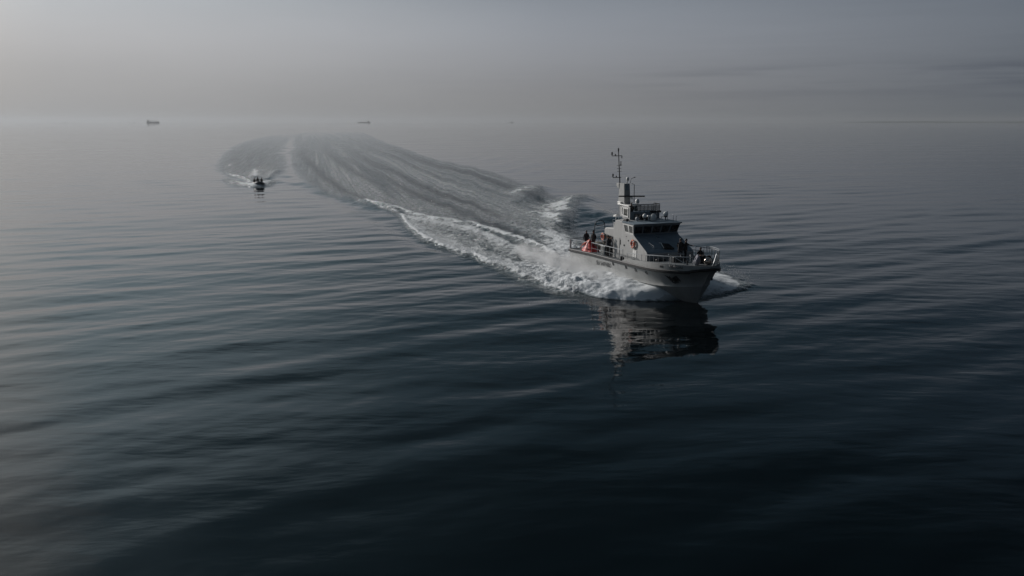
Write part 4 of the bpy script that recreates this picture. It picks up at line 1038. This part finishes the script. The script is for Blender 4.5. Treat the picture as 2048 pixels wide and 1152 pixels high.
# red tarpaulin heap
bm = bmesh.new(); bmesh.ops.create_icosphere(bm, subdivisions=4, radius=1); rr = random.Random(12)
dirs = [Vector((rr.gauss(0, 1), rr.gauss(0, 1), rr.gauss(0, 0.6))).normalized() for _ in range(40)]; am = [rr.uniform(-1, 1) for _ in dirs]
for v_ in bm.verts:
    n_ = v_.co.normalized(); k = 1.0
    for d_, a_ in zip(dirs, am): k += 0.20 * a_ * math.exp(-((n_ - d_).length / 0.25) ** 2)
    h = max(n_.z, -0.2); w = 1 - 0.62 * max(h, 0) ** 0.8
    v_.co = Vector((2.75 + n_.x * k * 1.02 * w - 0.25 * max(h, 0), -2.05 + n_.y * k * 0.68 * w, 1.92 + (h + 0.15) * 0.92 * (0.8 + 0.2 * k)))
b = MB(); b.add([v_.co.copy() for v_ in bm.verts], [[v_.index for v_ in f.verts] for f in bm.faces]); bm.free()
tarp = b.build('tarpaulin_heap', 'red', None, matrix=SHIPM); tag(tarp, 'bright red crumpled tarpaulin heap at the stern railing of the patrol ship', 'tarpaulin')
for pts in ([(2.45, -2.05, 2.95), (2.0, -2.45, 2.55), (1.75, -2.6, 2.2)], [(2.6, -2.1, 2.92), (3.0, -2.55, 2.55), (3.1, -2.62, 2.2)], [(2.5, -2.0, 2.98), (2.2, -2.6, 2.5)]):
    b = MB(); b.tube(smooth_poly(pts, 3), 0.05, 6); s_ = b.build('strap', 'salmon', None); s_.parent = tarp
# cream rope heap at the stern
b = MB(); rr = random.Random(3)
for k in range(9):
    c = (0.55 + rr.uniform(0, 1.1), -0.4 + rr.uniform(-0.9, 0.8), 1.95 + rr.uniform(0, 0.55)); ra = rr.uniform(0.14, 0.28)
    ax = Vector((rr.gauss(0, .4), rr.gauss(0, .4), 1)).normalized(); u_ = ax.orthogonal().normalized(); w_ = ax.cross(u_)
    b.tube([Vector(c) + (u_ * math.cos(a) + w_ * math.sin(a)) * ra for a in [2 * math.pi * j / 12 for j in range(12)]], 0.04, 6, closed=True)
vs, fs = crumple((1.0, -0.4, 2.05), (0.6, 0.85, 0.42), 9, 3, 0.3); b.add(vs, fs)
o = b.build('net_heap', 'rope', None, matrix=SHIPM); tag(o, 'pale heap of ropes and netting piled at the stern of the patrol ship', 'net')

# ------------------------------------------------------------------ people
def skin_mesh(joints, edges, radii, root=0):
    me = bpy.data.meshes.new('figure'); me.from_pydata(joints, edges, []); o = bpy.data.objects.new('figure_source', me); C.objects.link(o)
    md = o.modifiers.new('skin', 'SKIN'); md.use_smooth_shade = True
    for i, r_ in enumerate(radii): me.skin_vertices[0].data[i].radius = r_ if isinstance(r_, tuple) else (r_, r_)
    for i in range(len(joints)): me.skin_vertices[0].data[i].use_root = (i == root)
    sb = o.modifiers.new('sub', 'SUBSURF'); sb.levels = 1; sb.render_levels = 1
    bpy.context.view_layer.update()
    out = bpy.data.meshes.new_from_object(o.evaluated_get(bpy.context.evaluated_depsgraph_get()))
    bpy.data.objects.remove(o); bpy.data.meshes.remove(me); return out


def person(loc, face, label, group, arms='down', lean=0.0, sit=False, jacket='black', trousers='black', hood=False, scale=1.0, turn=0.0, vest=None, hair='hair'):
    """origin at the feet (or at the seat if sitting), facing +x before rotation"""
    J = []; E_ = []; Rr = []
    def j(p, r_, par=None):
        J.append(p); Rr.append(r_)
        if par is not None: E_.append((par, len(J) - 1))
        return len(J) - 1
    hip = 0.93 if not sit else 0.10
    L = lambda z: lean * (z - hip)            # forward lean of the trunk
    pel = j((0, 0, hip), (0.135, 0.165)); wst = j((L(hip + .2), 0, hip + 0.20), (0.115, 0.15), pel); che = j((L(hip + .38), 0, hip + 0.38), (0.135, 0.185), wst)
    nb = j((L(hip + .53), 0, hip + 0.53), (0.08, 0.10), che); nk = j((L(hip + .59) + .01, 0, hip + 0.60), 0.055, nb)
    hd0 = j((L(hip + .66) + .02, 0, hip + 0.67), (0.075, 0.07), nk); hd1 = j((L(hip + .75) + .02, 0, hip + 0.77), (0.095, 0.078), hd0); hd2 = j((L(hip + .8) + .01, 0, hip + 0.84), (0.06, 0.055), hd1)
    hands = []
    for s in (-1, 1):
        sh = j((L(hip + .5), s * 0.185, hip + 0.49), 0.068, che)
        sx = L(hip + .5)
        if arms == 'down': el = (sx - 0.02, s * 0.26, hip + 0.22); wr = (sx + 0.10, s * 0.25, hip - 0.02); hn = (sx + 0.13, s * 0.245, hip - 0.08)
        elif arms == 'hold': el = (sx + 0.08, s * 0.25, hip + 0.22); wr = (sx + 0.32, s * 0.14, hip + 0.26); hn = (sx + 0.39, s * 0.12, hip + 0.28)
        elif arms == 'up': el = (sx + 0.18, s * 0.24, hip + 0.34); wr = (sx + 0.30, s * 0.12, hip + 0.56); hn = (sx + 0.32, s * 0.10, hip + 0.62)
        elif arms == 'point':
            if s > 0: el = (sx + 0.20, s * 0.30, hip + 0.36); wr = (sx + 0.42, s * 0.40, hip + 0.30); hn = (sx + 0.48, s * 0.42, hip + 0.31)
            else: el = (sx - 0.02, s * 0.26, hip + 0.22); wr = (sx + 0.12, s * 0.2, hip + 0.02); hn = (sx + 0.16, s * 0.18, hip - 0.04)
        e = j(el, 0.052, sh); w_ = j(wr, 0.036, e); h_ = j(hn, (0.045, 0.028), w_); hands.append((Vector(wr), Vector(hn), s))
    for s in (-1, 1):
        if not sit:
            hp = j((0.0, s * 0.10, hip - 0.10), 0.095, pel); kn = j((0.03, s * 0.115, 0.50), 0.068, hp); an = j((-0.02, s * 0.125, 0.10), 0.048, kn); ft = j((0.16, s * 0.14, 0.04), (0.045, 0.04), an)
        else:
            hp = j((0.12, s * 0.11, hip), 0.09, pel); kn = j((0.46, s * 0.16, hip + 0.06), 0.07, hp); an = j((0.50, s * 0.17, hip - 0.36), 0.05, kn); ft = j((0.64, s * 0.18, hip - 0.42), (0.045, 0.04), an)
    me = skin_mesh(J, E_, Rr)
    # fingers: five per hand, joined into the same mesh
    fb = MB()
    for wr, hn, s in hands:
        d = (hn - wr).normalized(); sd = Vector((0, 0, 1)).cross(d); sd = sd.normalized() if sd.length > 0.1 else Vector((0, 1, 0)); up = d.cross(sd)
        for k, ln in enumerate((0.062, 0.075, 0.07, 0.055)):
            o_ = hn + d * 0.02 + sd * (k - 1.5) * 0.019
            fb.tube([o_, o_ + d * ln * 0.55, o_ + d * ln * 0.85 - up * 0.02, o_ + d * ln * 0.9 - up * 0.04], [0.010, 0.009, 0.008, 0.006], 5)
        o_ = wr + d * 0.03 + sd * 0.035 * -s; fb.tube([o_, o_ + sd * -s * 0.03 + d * 0.03, o_ + sd * -s * 0.035 + d * 0.065], [0.012, 0.010, 0.007], 5)
    # nose, eyes, ears on the head
    hx = L(hip + .75) + .02; hz = hip + 0.76
    fb.ball((hx + 0.098, 0, hz - 0.01), 0.018, 6, 5, (1, 0.7, 1.3)); fb.ball((hx, -0.082, hz), 0.022, 6, 5, (1, .5, 1.3)); fb.ball((hx, 0.082, hz), 0.022, 6, 5, (1, .5, 1.3))
    fb.box(hx + 0.084, hx + 0.092, -0.022, 0.022, hz - 0.052, hz - 0.044)
    bm = bmesh.new(); bm.from_mesh(me)
    off = len(bm.verts); nvs = [bm.verts.new(v_) for v_ in fb.v]
    for f in fb.f:
        try: bm.faces.new([nvs[i] for i in f])
        except ValueError: pass
    bmesh.ops.recalc_face_normals(bm, faces=bm.faces)
    for f in bm.faces:
        c = f.calc_center_median(); f.smooth = True
        hd = c.z > hip + 0.62 and abs(c.x - hx) < 0.16 and abs(c.y) < 0.12
        hand = any((c - hn).length < 0.075 or ((c - hn).dot((hn - wr).normalized()) > 0 and (c - hn).length < 0.13) for wr, hn, s in hands)
        f.material_index = 0 if (hd or hand) else (1 if (c.z > hip - 0.02) else 2)
        if sit: f.material_index = 0 if (hd or hand) else (1 if c.x < 0.16 and c.z > hip - 0.02 or abs(c.y) > 0.21 and c.z > hip + 0.05 else 2)
    me2 = bpy.data.meshes.new('person'); bm.to_mesh(me2); bm.free(); bpy.data.meshes.remove(me)
    for mm in ('skin', jacket, trousers): me2.materials.append(M[mm])
    o = bpy.data.objects.new('person', me2); C.objects.link(o)
    o.location = loc; o.rotation_euler = (0, 0, face); o.scale = (scale,) * 3
    tag(o, label, 'person', group)
    b = MB(); b.ball((hx - 0.012, 0, hz + 0.028), 0.108 if not hood else 0.125, 12, 8, (1.02, 0.86, 0.98))
    b2 = MB()
    keep = [f for f in b.f if not all(b.v[i][0] > hx + 0.055 and b.v[i][2] < hz + 0.06 for i in f)]
    b.f = keep; b.mi = [0] * len(keep); hh = b.build('hair' if not hood else 'hood', hair if not hood else jacket, None, smooth=True); hh.parent = o
    # collar and jacket hem
    b = MB(); n_ = 14; vs = []; zz_ = [(hip - 0.06, 0.185, 0.225), (hip + 0.06, 0.165, 0.20), (hip + 0.25, 0.155, 0.195), (hip + 0.42, 0.165, 0.215), (hip + 0.54, 0.10, 0.15), (hip + 0.62, 0.075, 0.09)]
    if sit: zz_ = zz_[1:]
    for z, rx, ry in zz_:
        for k in range(n_):
            a = 2 * math.pi * k / n_; vs.append((L(z) + rx * math.cos(a), ry * math.sin(a), z))
    fs = [(i * n_ + k, i * n_ + (k + 1) % n_, (i + 1) * n_ + (k + 1) % n_, (i + 1) * n_ + k) for i in range(len(zz_) - 1) for k in range(n_)]
    b.add(vs, fs); jc = b.build('jacket' if not vest else 'life_vest', vest or jacket, None, smooth=True); jc.parent = o
    return o

grp = 'crew of the patrol ship'
def on_ship(x, y, z): return sw(x, y, z)
fz = lambda x: zbul(x) - 0.10
person(on_ship(14.75, -0.13, fz(14.75)), SPHI + R(150), 'person in black with short hair on the foredeck, nearer the sloping front', grp, arms='hold', lean=0.08, trousers='navy')
person(on_ship(14.85, 0.24, fz(14.85)), SPHI + R(40), 'person in black on the foredeck, right of the other, arm stretched out', grp, arms='point', lean=0.05, trousers='navy', scale=0.98)
person(on_ship(1.75, -1.3, zdeck(1.8) + 0.06), SPHI + R(-60), 'person in a black hood and coat behind the red tarpaulin heap', grp, arms='down', hood=True, scale=1.0)
person(on_ship(6.45, -2.22, zdeck(6.5) + 0.06), SPHI + R(-120), 'person in black standing by the open side of the aft shelter', grp, arms='hold', lean=0.05)
person(on_ship(7.1, -2.5, zdeck(7.1) + 0.06), SPHI + R(100), 'person in dark navy beside the ladder, next to the grey house wall', grp, arms='up', jacket='navy', scale=1.02)
person(on_ship(7.55, -0.62, 5.30), SPHI + R(-30), 'person in black on the upper bridge beside the foot of the mast', grp, arms='hold', lean=0.1, scale=0.80)

person(on_ship(16.0, 0.75, fz(16.0) + 0.28), SPHI + R(-10), 'person in black sitting low by the windlass, next to the polished metal ball', grp, arms='hold', lean=0.35, sit=True, trousers='black', scale=0.95)
person(on_ship(5.75, -1.75, zdeck(5.8) + 0.06), SPHI + R(-70), 'person in black under the shelter roof next to the hanging lifebuoy', grp, arms='down', scale=1.0)
person(on_ship(0.75, -1.55, zdeck(0.8) + 0.06), SPHI + R(160), 'person in navy at the very stern of the patrol ship, looking back', grp, arms='down', jacket='navy', scale=0.97)

# ------------------------------------------------------------------ small boat far behind
BX, BY = -54.2, 172.6
bphi = math.atan2(-BY, -BX) + R(4)
boat = empty('inflatable_boat', (BX, BY, -0.14), bphi, 'small dark inflatable boat heading this way with three people aboard', 'boat')
BM = Matrix.Translation((BX, BY, -0.14)) @ Matrix.Rotation(bphi, 4, 'Z')
b = MB(); tb = smooth_poly([(-2.9, -0.95, 0.52), (-1.0, -1.02, 0.55), (1.0, -0.95, 0.66), (2.2, -0.62, 0.86), (2.9, 0.0, 1.04), (2.2, 0.62, 0.86), (1.0, 0.95, 0.66), (-1.0, 1.02, 0.55), (-2.9, 0.95, 0.52)], 4)
b.tube(tb, [0.12] + [0.29] * (len(tb) - 2) + [0.12], 12); b.build('tube', 'rib', boat, smooth=True)
b = MB(); vs = []; fs = []; xs = np.linspace(-2.8, 2.75, 12)
for x in xs:
    t = max(0, (x - 0.5) / 2.3); w = 0.85 * (1 - t ** 2); z0 = -0.2 + 0.95 * t ** 1.8
    vs += [(x, -w, 0.42 + 0.4 * t), (x, 0, z0), (x, w, 0.42 + 0.4 * t), (x, 0, 0.44 + 0.4 * t)]
for i in range(len(xs) - 1):
    for k in range(4): fs.append((i * 4 + k, i * 4 + (k + 1) % 4, i * 4 + 4 + (k + 1) % 4, i * 4 + 4 + k))
fs += [(0, 1, 2, 3), tuple((len(xs) - 1) * 4 + k for k in (3, 2, 1, 0))]
b.add(vs, fs); b.build('hull', 'ribtop', boat)
b = MB(); b.hexa([(-0.5, -0.35, 0.5), (0.15, -0.35, 0.5), (0.15, 0.35, 0.5), (-0.5, 0.35, 0.5), (-0.45, -0.32, 1.35), (-0.15, -0.32, 1.35), (-0.15, 0.32, 1.35), (-0.45, 0.32, 1.35)]); cs = b.build('console', 'dark', boat, bevel=0.04)
b = MB(); b.box(-2.0, -0.9, -0.28, 0.28, 0.5, 0.92); b.build('seat', 'black', boat, bevel=0.06)
b = MB(); b.box(-3.25, -2.85, -0.25, 0.25, 0.35, 1.25); b.build('outboard_motor', 'black', boat, bevel=0.08)
b = MB(); b.tube([(-2.5, -0.7, 0.6), (-2.55, -0.6, 1.35), (-2.55, 0.6, 1.35), (-2.5, 0.7, 0.6)], 0.035, 7); b.build('roll_bar', 'dark', boat)
def onb(x, y, z): v_ = BM @ Vector((x, y, z)); return tuple(v_)
bg_ = 'riders of the small inflatable boat'
person(onb(-1.3, 0.0, 1.00), bphi, 'middle rider of the small boat, seated highest behind the console', bg_, arms='hold', lean=0.15, jacket='black', sit=True, hood=True)
person(onb(-0.6, 0.75, 0.88), bphi, 'rider in black crouched low on the small boat, on the side nearer the patrol ship', bg_, arms='hold', lean=0.3, jacket='black', sit=True, hood=True)
person(onb(-0.4, -0.78, 0.88), bphi + R(12), 'rider in navy crouched on the small boat, on the side away from the patrol ship', bg_, arms='hold', lean=0.35, jacket='navy', sit=True, hood=True)

# ------------------------------------------------------------------ ships on the horizon
def at_px(px, dist): return ((px - 1024) / FPX * dist * PC / (PC * PC + 0) , dist)
def far_ship(px, dist, L, name, label, cat, kind, face=0.0):
    x = (px - 1024) / FPX * dist * PC ; root = empty(name, (x, dist, 0), face, label, cat)
    B_ = L * 0.15
    b = MB(); h = L * (0.10 if kind == 'bulk' else 0.045)
    outl = [(-L / 2, -B_ / 2 * .8), (-L / 2 + L * .05, -B_ / 2), (L * .36, -B_ / 2), (L * .5, 0), (L * .36, B_ / 2), (-L / 2 + L * .05, B_ / 2), (-L / 2, B_ / 2 * .8)]
    n = len(outl); fl = 1.03
    b.add([(x_ * (0.97), y_, -2) for x_, y_ in outl] + [(x_ * fl, y_, h + (L * .02 if x_ > L * .4 else 0)) for x_, y_ in outl], [tuple(range(n)), tuple(range(n, 2 * n))] + [(i, (i + 1) % n, (i + 1) % n + n, i + n) for i in range(n)])
    b.build('hull', 'shiphull', root)
    s0 = -L * .47 if kind != 'tanker' else L * .30
    if kind == 'bulk':
        b = MB(); b.box(-L * .46, -L * .28, -B_ * .42, B_ * .42, h, h + L * .09); b.box(-L * .44, -L * .32, -B_ * .5, B_ * .5, h + L * .092, h + L * .13); b.box(-L * .45, -L * .40, -B_ * .15, B_ * .15, h + L * .131, h + L * .175)
        b.build('superstructure', 'shipwhite', root)
        for x_ in (-.20, -.06, .08, .22):
            b = MB(); b.box(L * x_ - L * .01, L * x_ + L * .01, -B_ * .1, B_ * .1, h, h + L * .12); b.tube([(L * x_, 0, h + L * .11), (L * (x_ + .09), 0, h + L * .085)], L * .006, 6); b.build('deck_crane', 'shipgear', root)
        b = MB(); b.box(-L * .24, L * .34, -B_ * .35, B_ * .35, h, h + L * .022); b.build('hatch_cover', 'shipgear', root)
        b = MB(); b.tube([(-L * .36, 0, h + L * .13), (-L * .36, 0, h + L * .2)], L * .006, 6); b.build('mast', 'shipgear', root)
        b = MB(); b.box(L * .30, L * .47, -B_ * .3, B_ * .3, h, h + L * .035); b.build('forecastle', 'shiphull', root)
    elif kind == 'tanker':
        b = MB(); b.box(L * .30, L * .42, -B_ * .42, B_ * .42, h, h + L * .07); b.box(L * .32, L * .37, -B_ * .2, B_ * .2, h + L * .071, h + L * .12); b.build('superstructure', 'shipgear', root)
        b = MB(); b.tube([(-L * .42, 0, h + L * .012), (L * .28, 0, h + L * .012)], L * .008, 6); b.tube([(-L * .05, 0, h), (-L * .05, 0, h + L * .04)], L * .006, 6); b.build('deck_pipes', 'shipgear', root)
        b = MB(); b.tube([(L * .41, 0, h + L * .07), (L * .41, 0, h + L * .1)], L * .012, 8); b.build('funnel', 'shiphull', root)
    else:
        b = MB(); b.box(L * .1, L * .3, -B_ * .4, B_ * .4, h, h + L * .14); b.box(L * .14, L * .24, -B_ * .3, B_ * .3, h + L * .141, h + L * .2); b.build('superstructure', 'shipgear', root)
        b = MB(); b.tube([(L * .18, 0, h + L * .19), (L * .18, 0, h + L * .3)], L * .012, 6); b.build('mast', 'shipgear', root)
    return root
far_ship(306, 6800, 102, 'cargo_ship', 'grey cargo ship with deck cranes on the hazy horizon, largest of the distant ships', 'ship', 'bulk', R(4))
far_ship(728, 8600, 135, 'tanker_ship', 'long low dark tanker on the horizon above the far end of the wake', 'ship', 'tanker', R(-4))
far_ship(1022, 9300, 58, 'coaster_ship', 'small grey vessel on the horizon just left of the picture centre', 'ship', 'small', R(6))
far_ship(130, 9200, 30, 'coaster_ship', 'tiny vessel on the horizon, leftmost of all the distant ships', 'ship', 'small', R(6))
far_ship(258, 8000, 22, 'fishing_boat', 'tiny dark boat on the horizon, farther left of the two near the cargo ship', 'boat', 'small', R(20))
far_ship(267, 8000, 24, 'fishing_boat', 'tiny dark boat on the horizon between its twin and the cargo ship', 'boat', 'small', R(-10))
far_ship(1224, 9300, 34, 'coaster_ship', 'tiny vessel on the horizon just left above the mast top of the patrol ship', 'ship', 'small', R(-6))
# low coast on the right of the horizon
b = MB(); vs = []; fs = []; rr = random.Random(4); xs = np.linspace(5200, 12500, 90)
for i, x in enumerate(xs):
    d = math.sqrt(max(14200 ** 2 - x ** 2, 1)); d = min(d, 13900); h = 14 + 7 * math.sin(i * .21) + rr.uniform(0, 7); h *= min(1, i / 14)
    vs += [(x, d - 250, -1), (x, d, h * 0.9), (x, d + 300, h), (x, d + 900, -1)]
for i in range(len(xs) - 1):
    for k in range(3): fs.append((i * 4 + k, i * 4 + k + 1, i * 4 + 5 + k, i * 4 + 4 + k))
b.add(vs, fs); o = b.build('coast_hills', 'land', None); o['kind'] = 'structure'

# ------------------------------------------------------------------ spray
def mist(c, size, rz, dens, seed):
    bm = bmesh.new(); bmesh.ops.create_icosphere(bm, subdivisions=3, radius=1)
    me = bpy.data.meshes.new('spray_mist'); bm.to_mesh(me); bm.free()
    o = bpy.data.objects.new('spray_mist', me); C.objects.link(o)
    o.location = sw(*c); o.scale = size; o.rotation_euler = (0, 0, SPHI + rz)
    m = bpy.data.materials.new('spray mist'); m.use_nodes = True; t = m.node_tree; t.nodes.clear()
    ou = N(t, 'ShaderNodeOutputMaterial'); v_ = N(t, 'ShaderNodeVolumePrincipled'); v_.inputs['Color'].default_value = (0.92, 0.93, 0.94, 1); v_.inputs['Anisotropy'].default_value = 0.3
    co = N(t, 'ShaderNodeTexCoord'); ln = N(t, 'ShaderNodeVectorMath', operation='LENGTH'); t.links.new(co.outputs['Object'], ln.inputs[0])
    mp_ = N(t, 'ShaderNodeMapping'); t.links.new(co.outputs['Object'], mp_.inputs[0]); mp_.inputs['Scale'].default_value = (size[0] * .55, size[1] * .9, size[2] * 1.1); mp_.inputs['Location'].default_value = (seed, seed * 2.1, 0)
    nz = N(t, 'ShaderNodeTexNoise', i_Scale=1.0, i_Detail=4.0, i_Roughness=0.6, i_Distortion=0.6); t.links.new(mp_.outputs[0], nz.inputs['Vector'])
    fall = math_n(t, 'SUBTRACT', 1.0, ln.outputs['Value'], clamp=True)
    cl_ = math_n(t, 'MULTIPLY', math_n(t, 'SUBTRACT', nz.outputs['Fac'], 0.40), 4.0, clamp=True)
    d_ = math_n(t, 'MULTIPLY', math_n(t, 'MULTIPLY', fall, cl_), dens); t.links.new(d_, v_.inputs['Density']); t.links.new(v_.outputs[0], ou.inputs['Volume'])
    me.materials.append(m); o['kind'] = 'stuff'; o['label'] = 'drifting pale spray mist beside the patrol ship'; return o
mist((2.5, -4.6, 0.9), (5.5, 1.9, 1.2), R(3), 1.5, 1.0)
mist((-5.0, -4.6, 0.8), (5.5, 1.7, 1.0), R(-2), 1.0, 4.0)
mist((9.5, -4.3, 1.0), (4.5, 1.7, 0.9), R(8), 1.2, 7.0)
mist((-2.5, -0.6, 0.6), (2.4, 2.2, 0.9), 0, 0.6, 9.0)

b = MB(); rr = random.Random(21)
OUTU = [-30, -20, -12, -4, 0, 3.4, 7.4, 10.5, 13.3, 14.9, 15.7]; OUTV = [10.2, 10.4, 9.7, 8.9, 8.7, 8.4, 7.7, 7.3, 6.1, 4.2, 2.1]
def drop(p, r_):
    o_ = [Vector(p) + Vector(d_) * r_ for d_ in ((1, 0, 0), (-1, 0, 0), (0, 1, 0), (0, -1, 0), (0, 0, 1), (0, 0, -1))]
    b.add(o_, [(0, 2, 4), (2, 1, 4), (1, 3, 4), (3, 0, 4), (2, 0, 5), (1, 2, 5), (3, 1, 5), (0, 3, 5)])
for k in range(5200):
    q_ = rr.random()
    if q_ < 0.6:
        u__ = rr.uniform(-26, 13.5); v__ = -float(np.interp(u__, OUTU, OUTV)) + rr.gauss(0.25, 0.35); z__ = abs(rr.gauss(0, 0.22)) + float(np.interp(u__, [-26, 4, 13], [0.05, 0.35, 0.5]))
    elif q_ < 0.8:
        u__ = rr.uniform(-3, 12); v__ = -2.9 - abs(rr.gauss(0.6, 1.0)); z__ = 0.5 + abs(rr.gauss(0, 0.4))
    elif q_ < 0.9:
        u__ = rr.uniform(-6, 0.2); v__ = rr.gauss(0, 1.6); z__ = 0.1 + abs(rr.gauss(0, 0.45))
    else:
        u__ = rr.uniform(0, 13); v__ = float(np.interp(u__, [0, 6.4, 9.5, 12.7], [10.5, 9.9, 9.3, 8.2])) + rr.gauss(-0.3, 0.3); z__ = 0.3 + abs(rr.gauss(0, 0.25))
    drop(sw(u__, v__, z__), rr.choice((0.012, 0.018, 0.025, 0.035)))
M['spraydrop'] = mat('white water drops', (0.75, 0.77, 0.78), 0.4, var=0.05)
o = b.build('spray_drops', 'spraydrop', None); o['kind'] = 'stuff'; o['label'] = 'white drops of spray flying off the bow wave and wake'

# ------------------------------------------------------------------ haze
def haze_box(density, col, g):
    b = MB(); b.box(-15600, 15600, -15600, 15600, -3, 75); o = b.build('haze', [], None)
    m = bpy.data.materials.new('sea haze'); m.use_nodes = True; t = m.node_tree; t.nodes.clear()
    ou = N(t, 'ShaderNodeOutputMaterial'); v_ = N(t, 'ShaderNodeVolumePrincipled'); v_.inputs['Color'].default_value = col + (1,)
    v_.inputs['Density'].default_value = density; v_.inputs['Anisotropy'].default_value = g; t.links.new(v_.outputs[0], ou.inputs['Volume'])
    o.data.materials.append(m); o['kind'] = 'stuff'; o['label'] = 'thin pale haze over the whole sea'; return o
haze_box(0.85e-4, (0.55, 0.58, 0.61), 0.35)
